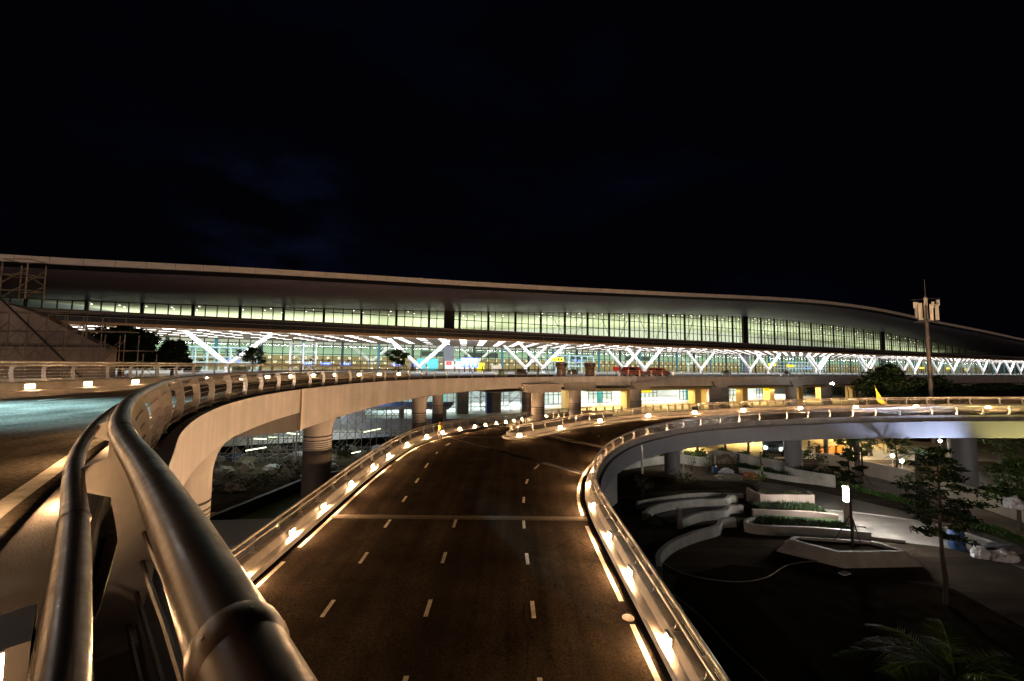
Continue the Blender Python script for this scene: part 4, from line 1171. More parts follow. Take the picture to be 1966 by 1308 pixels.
low_wall('garden_wall', 'long beige wall along the far side of the sunken path', [(34.4, 45.6), (36.0, 41.5), (36.9, 37), (36.9, 32.5), (35.8, 27), (34.5, 22)], 1.35, .25, mat('wall_beige', (.42, .37, .3), .85, noise=(.4, .25), streak=((1, 1, .3), .2)))
low_wall('garden_wall', 'white slab wall at the foot of the right hand ramp pier', [(41, 38.6), (45, 37.6), (50, 35)], 1.2, .25)
# hexagonal planter with sloping sides
t = empty('planter', (19, 23.5, 0), 'large angular pale planter with sloping sides and one thin tree', 'planter')
base = [(15.57, 24.1), (17.92, 22.14), (22.5, 22.4), (22.2, 24.0), (21.6, 24.6), (16.4, 24.95)]
rim = [(16.36, 24.1), (17.95, 22.5), (21.85, 22.68), (21.5, 23.5), (21.1, 23.9), (17.0, 24.5)]
cxy = Vector((sum(p[0] for p in rim) / 6, sum(p[1] for p in rim) / 6, 0))
inn = [tuple((Vector((x, y, 0)) - cxy) * .9 + cxy)[:2] for x, y in rim]
vs = [(x, y, -.05) for x, y in base] + [(x, y, .66) for x, y in rim] + [(x, y, .66) for x, y in inn] + [(x, y, .45) for x, y in inn]
fs = []
for L_ in range(3):
    for k in range(6): a = L_ * 6 + k; b = L_ * 6 + (k + 1) % 6; fs.append((a, b, b + 6, a + 6))
mb = MB(); mb.add(vs, fs); mb.build('wall', M_gwall, t, recalc=True)
mb = MB(); mb.add([(x, y, .5) for x, y in inn], [tuple(range(6))]); mb.build('soil', M_soil, t, recalc=False)
for k, (x, y, w, d, z, rz) in enumerate([(22.6, 27.0, 1.6, 1.0, .16, -.25), (23.6, 26.0, 1.9, .9, .14, -.3), (23.3, 28.0, 1.3, .8, .1, -.2), (22.3, 29.4, 1.8, .7, .12, -.15)]):
    lab = ['broad pale stone step right of the garden lamp', 'lowest pale stone step running toward the angular planter', 'thin stone step behind the lit path edge', 'stone step between the terraces and the path'][k]
    tag(MB().box((x, y, z / 2), (w, d, z), rz).build('stone_step', M_gwall), lab, 'step')
tag(MB().tube([(p.x, p.y, .02) for p in spline([(19.6, 30.96, 0), (22.97, 30.99, 0), (26.66, 29.95, 0), (29.38, 28.1, 0), (29.93, 25.8, 0), (29.7, 22, 0)], .4)], .07, 6).build('kerb_edge', M_gwall), 'thin pale kerb between the garden path and the darker lane', 'kerb')
sheet('soil_bed', [(8.5, 21), (12, 22.4), (15.8, 21.6), (19.2, 21.1), (21.7, 20.2), (21.4, 17), (19, 8), (6, 6), (6, 16)], -.02, M_soil)
sheet('soil_bed', [(9, 33.5), (13, 35.2), (19, 36), (23, 34), (22, 38), (12, 40.4), (9, 38)], -.02, M_soil)
# grass in the terraces, lawn wedge on the left: one mass each
def grass(name, regions, n, m, h=.22, seed=1):
    r2 = random.Random(seed); mb = MB()
    for (x0, y0, x1, y1, wdt, z) in regions:
        a = Vector((x0, y0, 0)); b = Vector((x1, y1, 0)); d = (b - a); L = d.length; d /= L; nn = Vector((-d.y, d.x, 0))
        for k in range(int(n * L)):
            p = a + d * r2.uniform(0, L) + nn * r2.uniform(-wdt / 2, wdt / 2) + UZ * z
            ang = r2.uniform(0, PI); w = Vector((math.cos(ang), math.sin(ang), 0)) * r2.uniform(.02, .05)
            tip = p + Vector((r2.uniform(-.12, .12), r2.uniform(-.12, .12), h * r2.uniform(.5, 1.3)))
            mb.add([p - w, p + w, tip], [(0, 1, 2)])
    return tag(mb.build(name, m, None, recalc=False), kind='stuff')
sheet('lawn', [(16.1, 27.1), (22.3, 25.9), (22.4, 28.1), (17.4, 28.9)], .36, M_lawn); sheet('lawn', [(17.6, 29.4), (22.6, 28.5), (23.2, 31.2), (19.4, 31.2)], .42, M_lawn)
grass('grass', [(16.6, 27.6, 22, 26.6, 1.1, .36), (18, 30.2, 22.6, 30.0, 1.6, .42)], 330, M_grass, .3, 2)
# left: retaining wall, wedge of lawn
low_wall('garden_wall', 'dark curving wall round the lawn wedge below the near ramp pier', [(-19.2, 21.5), (-18.6, 25.4), (-17.8, 30), (-16.8, 34.6), (-15.2, 36.3), (-12.4, 36.9)], 1.15, .35, M_dark)
sheet('lawn', [(-18.4, 25.3), (-17.5, 30), (-16.5, 34.4), (-14.8, 36), (-10.6, 36.2), (-10.6, 27)], .35, M_lawn)
t = tag(MB().box((-14.6, 22.0, .8), (5.6, 3.4, 1.7), .1).build('concrete_block', mat('block_blue_light', (.2, .23, .27), .7)), 'concrete block with bluish light in its colour at the foot of the near ramp pier', 'concrete block')  # bluish light on plain concrete is put into the base colour

mbr = MB()
vs_ = [Vector((x, 49.0 - .02 * x, -.02)) for x in range(8, 130, 4)]; ve_ = [PX(v.x, 62, 1.0) for v in vs_]
ribbon(mbr, vs_, ve_); structure(mbr.build('access_road', mat('pale_access_road', (.36, .32, .25), .9, spec=.1, noise=(.3, .4, 9)), None, recalc=False))
# ---------------------------------------------------------------- plants
def leaf_cloud(mb, c, rad, n, size, r2, m=None):
    for k in range(n):
        while True:
            v = Vector((r2.uniform(-1, 1), r2.uniform(-1, 1), r2.uniform(-1, 1)))
            if v.length <= 1: break
        v = v * (.55 + .45 * r2.random())
        p = Vector(c) + Vector((v.x * rad[0], v.y * rad[1], v.z * rad[2]))
        a = Vector((r2.uniform(-1, 1), r2.uniform(-1, 1), r2.uniform(-.7, .7))).normalized()
        b = a.cross(Vector((r2.uniform(-1, 1), r2.uniform(-1, 1), r2.uniform(-1, 1)))).normalized()
        s = size * r2.uniform(.6, 1.4)
        mb.add([p - a * s, p - b * s * .4, p + a * s, p + b * s * .4], [(0, 1, 2, 3)], m)
def tree(loc, h, label, crown_r, trunk_r, seed, leaf=M_leaf, n=40, clumps=26, size=.16, crown_from=.4, name='tree', group=None, layered=False, sparse=1.0, stakes=False, lean=(0, 0)):
    r2 = random.Random(seed)
    t = empty(name, loc, label, 'tree', group)
    loc = Vector(loc)
    tr = MB(); top = loc + Vector((lean[0], lean[1], h * .93))
    pts = [loc.lerp(top, k / 6) + Vector((r2.uniform(-.05, .05), r2.uniform(-.05, .05), 0)) * (h * .12 if 0 < k else 0) for k in range(7)]
    tr.tube(pts, [trunk_r * (1 - .75 * k / 6) for k in range(7)], 8)
    cr = MB()
    for k in range(clumps):
        f = crown_from + (1 - crown_from) * (k + .5) / clumps
        base = pts[min(5, int(f * 6))].lerp(pts[min(6, int(f * 6) + 1)], f * 6 % 1)
        prof = math.sin(PI * min(1, max(0.0, (f - crown_from) / (1 - crown_from) * .82 + .18))) ** .7
        ang = k * 2.399 + r2.uniform(-.5, .5); L = crown_r * prof * r2.uniform(.35, 1.05)
        tip = base + Vector((math.cos(ang) * L, math.sin(ang) * L, (.05 if layered else .3) * L + r2.uniform(-.1, .2)))
        tr.tube([base, base.lerp(tip, .5) + UZ * .06, tip], [trunk_r * .28, trunk_r * .18, trunk_r * .06], 5)
        s = crown_r * r2.uniform(.22, .42)
        leaf_cloud(cr, tip, (s, s, s * (.35 if layered else .7)), int(n * sparse * r2.uniform(.6, 1.3)), size, r2)
        leaf_cloud(cr, base.lerp(tip, .6), (s * .8, s * .8, s * .4), int(n * .4 * sparse), size, r2)
    if stakes:
        for k in range(3):
            a = k * 2.1 + .4
            tr.tube([loc + Vector((math.cos(a) * .9, math.sin(a) * .9, -.1)), pts[2]], .03, 5)
    tr.build('trunk', M_bark, t, smooth=True); cr.build('crown', leaf, t, recalc=False)
    return t
def palm(loc, h, label, seed, nf=15, fl=2.0, trunk_r=.22, stakes=True, up=.9, leaf=M_palm, group=None):
    r2 = random.Random(seed); t = empty('palm_tree', loc, label, 'palm tree', group); loc = Vector(loc)
    tr = MB(); tr.tube([loc + UZ * (h * k / 8) for k in range(9)], [trunk_r * (1.15 - .25 * k / 8 + (.06 if k % 2 else 0)) for k in range(9)], 10)
    if stakes:
        for k in range(4):
            a = k * PI / 2 + .5
            tr.tube([loc + Vector((math.cos(a) * 1.1, math.sin(a) * 1.1, -.05)), loc + UZ * h * .45], .035, 5)
    tr.build('trunk', M_bark, t, smooth=True)
    for k in range(nf):
        mb = MB(); a = 2 * PI * k / nf * 2.4 + r2.uniform(-.2, .2); el = r2.uniform(.15, up + .35)
        d = Vector((math.cos(a), math.sin(a), 0)); L = fl * r2.uniform(.8, 1.15)
        P = []
        for q in range(9):
            f = q / 8
            P.append(loc + UZ * h + d * (L * f * math.cos(el * (1 - .35 * f))) + UZ * (L * (math.sin(el) * f - .62 * f * f)))
        mb.tube(P, [.03 * (1 - .8 * q / 8) for q in range(9)], 5)
        PP = resample(P, .06); TT = tangents(PP)
        for i in range(5, len(PP) - 1):
            f = i / len(PP); w = .42 * fl / 2 * math.sin(PI * min(1, f * .9 + .12)) ** .6
            sd = TT[i].cross(UZ).normalized(); upv = sd.cross(TT[i])
            for sg in (-1, 1):
                if r2.random() < .12: continue
                e = PP[i] + sd * sg * w + TT[i] * w * .75 + upv * w * r2.uniform(-.1, .25) - UZ * w * .25
                mb.add([PP[i], PP[i] + TT[i] * .035, e], [(0, 1, 2)])
        mb.build('frond', leaf, t, recalc=False)
    return t
def shrub(loc, r, h, label, seed, leaf=M_leaf, n=260, size=.12, name='shrub', group=None):
    r2 = random.Random(seed); t = empty(name, loc, label, 'shrub', group); loc = Vector(loc)
    mb = MB(); st = MB()
    for k in range(9):
        a = k * 2.399; L = r * r2.uniform(.3, .9)
        tip = loc + Vector((math.cos(a) * L, math.sin(a) * L, h * r2.uniform(.45, 1)))
        st.tube([loc, loc.lerp(tip, .5) + UZ * .1, tip], [.03, .02, .008], 5)
        leaf_cloud(mb, tip, (r * .38, r * .38, h * .25), n // 9, size, r2)
    st.build('stem', M_bark, t); mb.build('foliage', leaf, t, recalc=False)
    return t
def hedge(label, ctrl, w, h, seed, leaf=M_leaf2, dens=260, z=0., size=.07, cat='hedge'):
    r2 = random.Random(seed); P = spline([(x, y, z) for x, y in ctrl], .25) if len(ctrl) > 2 else resample([Vector((x, y, z)) for x, y in ctrl], .25)
    nn = normals(P, 1); mb = MB()
    L = len(P) * .25
    for k in range(int(dens * L)):
        i = r2.randrange(len(P)); hh = h * (.6 + .4 * r2.random()) * (.8 + .2 * math.sin(i * .7))
        u = r2.uniform(-1, 1)
        p = P[i] + nn[i] * u * w / 2 + UZ * hh * (1 - .5 * abs(u) ** 3) * r2.random() ** .4
        a = Vector((r2.uniform(-1, 1), r2.uniform(-1, 1), r2.uniform(-.4, 1))).normalized(); b = a.cross(Vector((r2.random(), r2.random(), r2.random() - .5))).normalized()
        s = size * r2.uniform(.6, 1.4); mb.add([p - a * s, p - b * s * .5, p + a * s, p + b * s * .5], [(0, 1, 2, 3)])
    o = mb.build('hedge', leaf, None, recalc=False); return tag(o, label, cat)
hedge('long low clipped hedge between the garden lane and the sunken path', [(28.3, 40.2), (30.4, 36.3), (31.8, 31.2), (31.8, 25.4), (30.6, 19)], 1.0, .55, 5, M_leaf2, 300)
hedge('dark hedge filling the prow shaped wall', [(28.3, 40.3), (30.2, 40.4), (31.4, 37.5)], 1.6, 1.15, 6, M_leaf, 420)
hedge('thick green hedge above the winding cream wall, by the small lamp', [(17.6, 47.6), (20.2, 46.4), (22.2, 47.2)], 1.8, 1.5, 7, M_leaf2, 420, size=.1)
hedge('green hedge along the cream wall sloping down behind the workers', [(25.0, 48.6), (27.0, 46.4), (28.9, 43.4), (30.0, 41.8)], 1.5, 1.35, 8, M_leaf2, 400, size=.1)
hedge('low dark hedge strip between the two cream kerb walls', [(24.4, 43.6), (26.2, 41.4), (28.0, 39.2)], 1.5, .7, 9, M_leaf, 380)
hedge('dark ground cover planted behind the rearmost terrace wall', [(19.6, 32.3), (21.4, 32.2), (23.1, 32.4)], 1.3, 1.2, 10, M_leaf3, 360)
# trees
tree((19.8, 23.75, .45), 5.9, 'thin young tree held by stakes in the angular planter', .8, .09, 11, M_leaf, 60, 20, .1, .62, layered=True, stakes=True)
tree((19.9, 18.9, 0), 7.4, 'dark layered young tree standing alone beside the lit garden path', 1.5, .1, 12, M_leaf, 70, 40, .1, .42, layered=True)
tree((34.0, 27.3, 0), 5.0, 'pale branchy tree with loose leaves at the right hand edge of the garden', 1.9, .12, 13, M_leaf2, 46, 22, .14, .3)
tree((40.5, 25.5, 0), 6.0, 'dense dark tree overhanging the beige wall near the right hand pier', 2.2, .14, 19, M_leaf, 120, 28, .16, .3)
tree((57.5, 61, 1), 10.6, 'big dark round tree between the right ramp and the forecourt deck', 4.0, .3, 14, M_leaf, 120, 50, .3, .25)
tree((68, 64, 1), 9.0, 'dark tree right of the big round tree, touching the telecom mast', 3.2, .25, 15, M_leaf, 90, 36, .28, .25)
tree((-49.3, 50.5, 9), 6.0, 'big dark tree on the forecourt at the left, before the glass vestibule', 3.7, .3, 16, M_leaf, 220, 60, .24, .15)
tree((-44.6, 52.5, 9), 4.4, 'smaller dark tree right of the big forecourt tree', 2.4, .2, 17, M_leaf, 170, 40, .22, .15)
tree((-41.2, 63.5, 9), 4.3, 'small open tree in front of the right leg of the largest V column', 2.1, .12, 18, M_leaf2, 70, 26, .17, .38, sparse=.8)
tree((-21.3, 75, 9), 4.6, 'small round potted tree before the second V column', 1.9, .13, 20, M_leaf2, 100, 26, .18, .4)
for (x, y, h, r_, sd, lab) in [(26.5, 50.0, 6.4, 1.3, 21, 'slim tree trunk in the upper garden left of the truck'), (23.2, 50.2, 6.0, 1.0, 22, 'slim tree behind the hedge above the winding wall'),
                               (29.6, 50.5, 6.3, 1.4, 23, 'slim tree just left of the truck headlights'), (44.5, 50, 6.2, 2.2, 24, 'dark tree under the ramp left of the right hand pier'),
                               (51, 45, 6.0, 2.6, 25, 'dark bushy tree right of the right hand pier'), (58, 48, 6.4, 3.0, 26, 'dark bushy tree at the far right under the ramp'), (37.5, 44.6, 5.2, 1.5, 27, 'dark tree with lamp light behind, beside the second palm')]:
    tree((x, y, 0), h, lab, r_, .16, sd, M_leaf3 if sd > 23 else M_leaf, 70, 24, .17, .42)
palm((32.4, 37.9, 0), 3.9, 'feather palm on a thick trunk left of the lit lane, braced by stakes', 31, 17, 2.3)
palm((33.9, 33.7, 0), 3.6, 'feather palm by the hedge further right, half behind the layered tree', 32, 15, 2.1)
palm((38.8, 49.8, 0), 4.6, 'dark palm farther back under the ramp', 33, 13, 2.2, stakes=False)
palm((11.6, 10.9, 0), 2.6, 'dim green palm fronds rising in the dark bottom corner of the garden', 34, 19, 2.3, trunk_r=.3, stakes=False, up=1.0)
palm((10.0, 9.6, 0), 1.2, 'dim low palm left of the taller one in the dark corner', 35, 13, 1.6, trunk_r=.2, stakes=False, up=.9)
shrub((30.6, 43.4, 0), 1.5, 2.4, 'leafy shrub with white lamp light behind, right of the middle pier', 41, M_leaf3, 420, .13)
shrub((33.2, 44.0, 0), 1.2, 2.2, 'second leafy shrub right of the middle pier', 42, M_leaf3, 360, .13)
shrub((28.9, 44.8, 0), 1.0, 2.0, 'bare twiggy shrub in front of the truck', 43, M_leaf3, 60, .1)
shrub((34.4, 35.4, 0), .7, 1.6, 'small shrub standing on the sunken path by the beige wall', 44, M_leaf2, 200, .09)
shrub((18.6, 41.8, 0), .9, 2.0, 'twiggy shrub beside the small garden lamp', 45, M_leaf3, 90, .09)
shrub((20.2, 41.3, 0), .6, 1.7, 'thin sapling left of the blue drum', 46, M_leaf3, 70, .09)
shrub((-17.5, 40.0, 0), 2.1, 3.0, 'dark round shrub beside the construction site under the ramp', 47, M_leaf3, 700, .14)
shrub((-21.2, 33.0, 0), 1.7, 1.7, 'low olive shrub along the dark wall, nearest the ramp pier', 48, M_leaf3, 520, .12)
shrub((-19.6, 36.6, 0), 1.5, 1.7, 'low olive shrub along the dark wall, next to the round shrub', 49, M_leaf3, 460, .12)
for k_, (x_, y_, r_, h_, lb_) in enumerate([(11.0, 33.9, .9, 1.5, 'dark shrub behind the topmost curved seating step, left end'), (15.5, 36.6, 1.1, 1.3, 'low dark shrub on the bare soil below the first ramp pier'),
        (9.2, 26.4, .8, 1.0, 'small grey shrub in the dark corner beside the lowest curved wall'), (21.6, 35.6, 1.2, 1.4, 'dark bush behind the rearmost terrace wall'), (44.2, 36.2, 1.3, 2.0, 'bush at the foot of the right hand ramp pier')]):
    shrub((x_, y_, 0), r_, h_, lb_, 70 + k_, M_leaf3, 240, .1)
for k_, (x_, y_, h_, lb_) in enumerate([(35.2, 40.6, 5.2, 'slim young tree between the two palms on the sunken path'), (39.5, 41.5, 5.4, 'slim tree behind the beige wall right of the path lamps'), (48.5, 40, 5.6, 'slim tree right of the big ramp pier')]):
    tree((x_, y_, 0), h_, lb_, 1.3, .09, 80 + k_, M_leaf3, 60, 26, .12, .4)
mb = MB(); rr = random.Random(5)
hillc = [(56 + 6 * i, 66 + 2.0 * i) for i in range(14)]
n = len(hillc)
for j, (dy, f) in enumerate(((-9, 0.0), (-6, .62), (-3, .9), (0, 1), (4, .8), (9, 0))):
    pass
P = [Vector((x, y, 0)) for x, y in hillc]; nn = normals(P, 1)
hh = [interp([0, 2, 5, 9, 13], [.5, 5.2, 7.3, 7.7, 7.8], i) for i in range(n)]
mb.sweep(P, nn, lambda i: [(9, -.3), (6, hh[i] * .6), (3, hh[i] * .9), (0, hh[i]), (-4, hh[i] * .85), (-9, -.3)])
structure(mb.build('hill', M_soil, None, smooth=True))
hedge('dark straggling bushes along the crest of the dark mound', [(66, 68), (84, 74), (110, 83), (130, 90)], 3.0, 1.1, 51, M_leaf, 90, z=7.0, size=.22)

# ================================================================ LAMPS OF THE GARDEN
def point(loc, power, color, r=.12):
    d = bpy.data.lights.new('lamp', 'POINT'); d.energy = power; d.color = color; d.shadow_soft_size = r
    o = bpy.data.objects.new('unseen_light', d); col.objects.link(o); o.location = loc; return o
t = empty('garden_lamp', (22.75, 27.6, 0), 'tall square bollard lamp with a bright white head in the middle of the garden', 'garden lamp')
q = Vector((22.75, 27.6, 0))
MB().box(q + UZ * .85, (.26, .26, 1.7)).build('post', M_bamwall, t)
for k in range(3): MB().box(q + UZ * (1.9 + .34 * k), (.25, .25, .3)).build('lit_panel', M_lampw, t)
mb = MB()
for k in range(4): mb.box(q + UZ * (1.72 + .34 * k), (.27, .27, .04))
mb.build('rim', M_steel, t)
for (x, y, h, lab) in [(17.85, 41.9, 2.3, 'small round-headed garden lamp beside the first pier of the right hand ramp'),
                       (42.4, 45.0, 1.0, 'short path lamp behind the beige wall, left one of the close pair'), (41.3, 42.8, .9, 'short path lamp behind the beige wall, right one of the close pair'),
                       (47.0, 51, 2.4, 'path lamp glowing among the palms, left of the dark tree'), (50.8, 47.8, 2.2, 'path lamp among the trees nearest the right hand pier'), (36.6, 51.5, 2.6, 'path lamp behind the leafy shrubs, right of the middle pier')]:
    t = empty('garden_lamp', (x, y, 0), lab, 'garden lamp', 'small garden lamps')
    MB().lathe((x, y, 0), [(.07, 0), (.05, .1), (.05, h)], 10).build('post', M_bamwall, t, smooth=True)
    MB().lathe((x, y, h), [(.06, 0), (.13, .06), (.15, .16), (.1, .26), (.02, .29)], 12).build('head', M_lampw2, t, smooth=True)
# ground spotlights washing the ramp soffit and its side (one bluish, one yellow)
def spot(name, loc, target, power, color, ang, blend, label):
    t = empty(name, loc, label, 'spotlight')
    d = bpy.data.lights.new('spot', 'SPOT'); d.energy = power; d.color = color; d.spot_size = math.radians(ang); d.spot_blend = blend; d.shadow_soft_size = .1
    o = bpy.data.objects.new('spot_light', d); col.objects.link(o)
    v = Vector(target) - Vector(loc); o.location = Vector(loc) + v.normalized() * .3; o.rotation_euler = v.to_track_quat('-Z', 'Y').to_euler()
    dv = v.normalized(); b = Vector(loc)
    MB().tube([b, b + dv * .22], [.12, .16], 12).build('housing', M_dark, t)
    MB().tube([b + dv * .221, b + dv * .235], [.14, .14], 12).build('lens', M_lampw2, t)
    MB().box(b - UZ * .15, (.2, .2, .25)).build('base', M_dark, t)
spot('ground_spotlight', (38.2, 29.6, .5), (34.9, 34.5, 5.6), 17000, (.62, .72, 1), 66, 1.0, 'ground spotlight washing the right hand ramp side bluish white')
spot('ground_spotlight', (43.0, 28.2, .3), (40.9, 32.9, 6.0), 9000, (1, .87, .25), 40, .9, 'ground spotlight washing the right hand ramp side yellow')
t = empty('street_lamp', (21.5, 51.5, 0), 'added short warm lamp hidden behind the right hand ramp to light the upper garden', 'street lamp')  # lamp added out of sight to warm the area under the ramp
MB().tube([(21.5, 51.5, 0), (21.5, 51.5, 3.4)], .07, 8).build('pole', M_pole, t); MB().lathe((21.5, 51.5, 3.4), [(.2, 0), (.22, .1), (.05, .2)], 12).build('head', mat('added_lamp_glow', (1, 1, 1), .5, emit=(1, .72, .3), strength=20), t)
def down(loc, power, color, ang=130):
    d = bpy.data.lights.new('lamp', 'SPOT'); d.energy = power; d.color = color; d.spot_size = math.radians(ang); d.spot_blend = .6; d.shadow_soft_size = .2
    o = bpy.data.objects.new('unseen_light', d); col.objects.link(o); o.location = loc
down((21.5, 51.8, 3.2), 4200, (1, .68, .24)); down((33, 56.5, 4.2), 6000, (1, .68, .24)); down((48, 58, 4.2), 4200, (1, .66, .2))  # unseen warm spots added to light the ground under the ramp
point((41.5, 47.5, 2.6), 1300, (1, .74, .4), .2)  # warm point light, no fixture built for it
# street lamp added out of view past the left edge to tint the upper road
t = empty('street_lamp', (-26.2, 10.5, 9), 'added tall street lamp, out of view, throwing cool light on the upper ramp', 'street lamp')
MB().tube([(-26.2, 10.5, 0), (-26.2, 10.5, 16.2), (-25.2, 10.8, 16.9), (-23.2, 11.4, 17.0)], [.12, .09, .07, .06], 10).build('pole', M_pole, t, smooth=True)
MB().box((-22.7, 11.55, 16.98), (1.1, .35, .14), .3).build('head', M_dark, t); MB().box((-22.7, 11.55, 16.9), (.9, .26, .03), .3).build('lens', M_lampw2, t)
d = bpy.data.lights.new('spot', 'SPOT'); d.energy = 150000; d.color = (.40, .80, .93); d.spot_size = math.radians(64); d.spot_blend = 1.0; d.shadow_soft_size = .2
o = bpy.data.objects.new('added_road_light', d); col.objects.link(o); o.location = (-22.7, 11.55, 16.85); o.rotation_euler = (Vector((-17.4, 12.9, 9)) - o.location).to_track_quat('-Z', 'Y').to_euler()
# lamp posts in view
t = empty('street_lamp', (70, 82, 1), 'small white street lamp on a curved arm under the deck edge', 'street lamp')
MB().tube([(66, 78.5, 1), (66, 78.5, 6.2), (65.4, 78.2, 7.6), (63.6, 77.4, 8.2), (61.6, 76.6, 8.1)], [.1, .08, .07, .06, .05], 8).build('pole', M_pole, t, smooth=True)
MB().lathe((61.2, 76.4, 7.9), [(.05, .2), (.3, .12), (.32, 0), (.05, -.08)], 12).build('head', M_lampw2, t)
t = empty('lamp_post', (-20.2, 38, 0), 'thin pale lamp post left of the tall flared pier', 'lamp post')
MB().tube([(-20.2, 38, 0), (-20.1, 38, 8.1)], [.1, .07], 8).build('pole', M_scafw, t)
MB().box((-20.2, 38, .1), (.4, .4, .2)).build('base', M_concd, t)

# ================================================================ TELECOM MAST
t = empty('telecom_mast', (60.5, 58, 0), 'telecom mast with clustered pale antenna panels rising behind the right ramp', 'telecom mast')
MX, MY = 60.7, 58.
MB().lathe((MX, MY, 0), [(.29, 0), (.27, 6), (.24, 12), (.2, 17.8)], 14).build('pole', M_pole, t, smooth=True)
MB().lathe((MX, MY, 17.7), [(.3, 0), (1.2, .02), (1.2, .12), (.3, .14)], 16).build('platform', M_pole, t)
for k, (dx, dy, z, hgt) in enumerate([(-1.15, -.3, 19.2, 2.5), (0, -.75, 19.0, 2.4), (1.2, -.35, 19.1, 2.3), (-.55, .8, 19.6, 2.3), (.8, .8, 19.4, 2.4), (-.2, -.2, 20.7, 1.1), (.75, -.3, 20.2, .9), (-1.45, .2, 20.2, .9), (1.9, .1, 20.6, .9)]):
    MB().box((MX + dx, MY + dy, z), (.36, .26, hgt), .3 * (k - 4)).build('antenna_panel', M_ant, t)
mb = MB()
mb.tube([(MX, MY, 17.8), (MX, MY, 21.6)], .09, 8)
for dx, dy in ((-1.15, -.2), (0, -.6), (1.2, -.2), (-.55, .7), (.8, .7)): mb.tube([(MX + dx, MY + dy, 17.8), (MX + dx, MY + dy, 20.4)], .05, 6)
mb.tube([(MX - 2.2, MY, 20.9), (MX + 2.2, MY, 21.3)], .03, 5)
mb.build('bracket', M_pole, t)
MB().tube([(MX, MY, 21.5), (MX, MY, 24.0)], .035, 6).build('lightning_rod', M_pole, t)
# yellow pennant on the right railing
fi = min(range(len(RL)), key=lambda i: abs(RL[i].x - 40.0)); fb = RL[fi]
t = empty('flag', fb, 'limp yellow pennant tied to the inner railing of the right hand ramp', 'flag')
fb = fb + Vector((0, .6, 0))
MB().tube([fb + UZ * .6, fb + UZ * 2.6 + Vector((-.3, 0, 0))], .02, 6).build('staff', M_bamboo, t)
mb = MB(); b = fb + UZ * 2.5 + Vector((-.28, -.03, 0))
mb.add([b, b + Vector((.25, -.05, -.5)), b + Vector((.75, .05, -1.2)), b + Vector((1.25, -.1, -1.9)), b + Vector((.85, .02, -2.0)), b + Vector((.15, .02, -1.5))], [(0, 1, 5), (1, 2, 5), (2, 3, 4), (2, 4, 5)])
mb.add([tuple(Vector(v) + Vector((0, .03, 0))) for v in mb.v], [(0, 5, 1), (1, 5, 2), (2, 4, 3), (2, 5, 4)])
mb.build('cloth', M_flag, t, recalc=False)

# ================================================================ TRUCK under the ramp, odds and ends in the garden
t = empty('truck', (32.4, 50, 0), 'dark blue truck facing the camera with headlights on under the right ramp', 'truck')
q = Vector((32.4, 50.0, .0)); hd = math.atan2(-1, -.62); ax = (Vector((math.cos(hd), math.sin(hd), 0)), Vector((-math.sin(hd), math.cos(hd), 0)), UZ)
MB().box(q + UZ * 1.75, (1.9, 2.1, 2.5), ax=ax).build('cab', M_carblue, t)
MB().box(q - ax[0] * 3.4 + UZ * 1.9, (4.6, 2.2, 2.7), ax=ax).build('cargo_box', M_carblue, t)
MB().box(q + ax[0] * .96 + UZ * 2.25, (.04, 1.8, .95), ax=ax).build('windscreen', M_autoglass, t)
MB().box(q + ax[0] * 1.0 + UZ * .55, (.16, 2.15, .35), ax=ax).build('bumper', M_mull, t)
MB().box(q + ax[0] * .97 + UZ * 1.25, (.05, 1.1, .35), ax=ax).build('grille', M_mull, t)
for sg in (-1, 1):
    c = q + ax[0] * .98 + ax[1] * sg * .8 + UZ * .98
    MB().tube([c, c + ax[0] * .05], .16, 12).build('headlight', M_head, t)
    MB().tube([q + ax[1] * sg * .8 + UZ * .38, q + ax[1] * sg * 1.08 + UZ * .38], .45, 16).build('wheel', M_tyre, t)
    MB().tube([q - ax[0] * 4.2 + ax[1] * sg * .8 + UZ * .38, q - ax[0] * 4.2 + ax[1] * sg * 1.08 + UZ * .38], .45, 16).build('wheel', M_tyre, t)
    MB().box(q + ax[0] * .9 + ax[1] * sg * 1.2 + UZ * 2.2, (.1, .16, .4), ax=ax).build('mirror', M_mull, t)
def heap(name, c, r, h, m, label, cat, seed, n=26):
    r2 = random.Random(seed); bm = bmesh.new()
    bmesh.ops.create_icosphere(bm, subdivisions=4, radius=1)
    from mathutils import noise
    for v in bm.verts:
        k = 1 + .28 * noise.noise(v.co * 2.1 + Vector((seed, 0, 0))) + .13 * noise.noise(v.co * 6 + Vector((seed, 3, 0)))
        v.co = Vector((v.co.x * r[0] * k, v.co.y * r[1] * k, max(-.05, v.co.z * h * k)))
    me = bpy.data.meshes.new(name); bm.to_mesh(me); bm.free(); me.materials.append(m)
    o = bpy.data.objects.new(name, me); col.objects.link(o); o.location = c; return tag(o, label, cat)
heap('rubble_heap', (24.3, 46.0, 0), (1.3, .8), .8, M_rubble, 'heap of rubble and soil inside the curling cream wall', 'rubble heap', 1)
heap('rubble_heap', (21.4, 39.6, 0), (1.5, .8), .35, M_rubble, 'flat heap of debris on the ground below the blue drum', 'rubble heap', 2)
heap('tarpaulin', (23.2, 39.4, 0), (.8, .5), .6, mat('tarp_orange', (.3, .09, .03), .8, noise=(2, .6)), 'crumpled orange and brown tarpaulin beside the seated worker', 'tarpaulin', 3)
heap('sack', (21.9, 41.2, 0), (.75, .4), .5, M_tarp, 'white bulging sack right of the blue drum', 'sack', 4)
heap('sack', (27.0, 23.6, 0), (.45, .3), .55, M_tarp, 'upright white sack at the left of the bags on the garden path', 'sack', 5)
heap('sack', (28.0, 23.3, 0), (.75, .45), .5, M_tarp, 'large slumped translucent bag on the garden path', 'sack', 6)
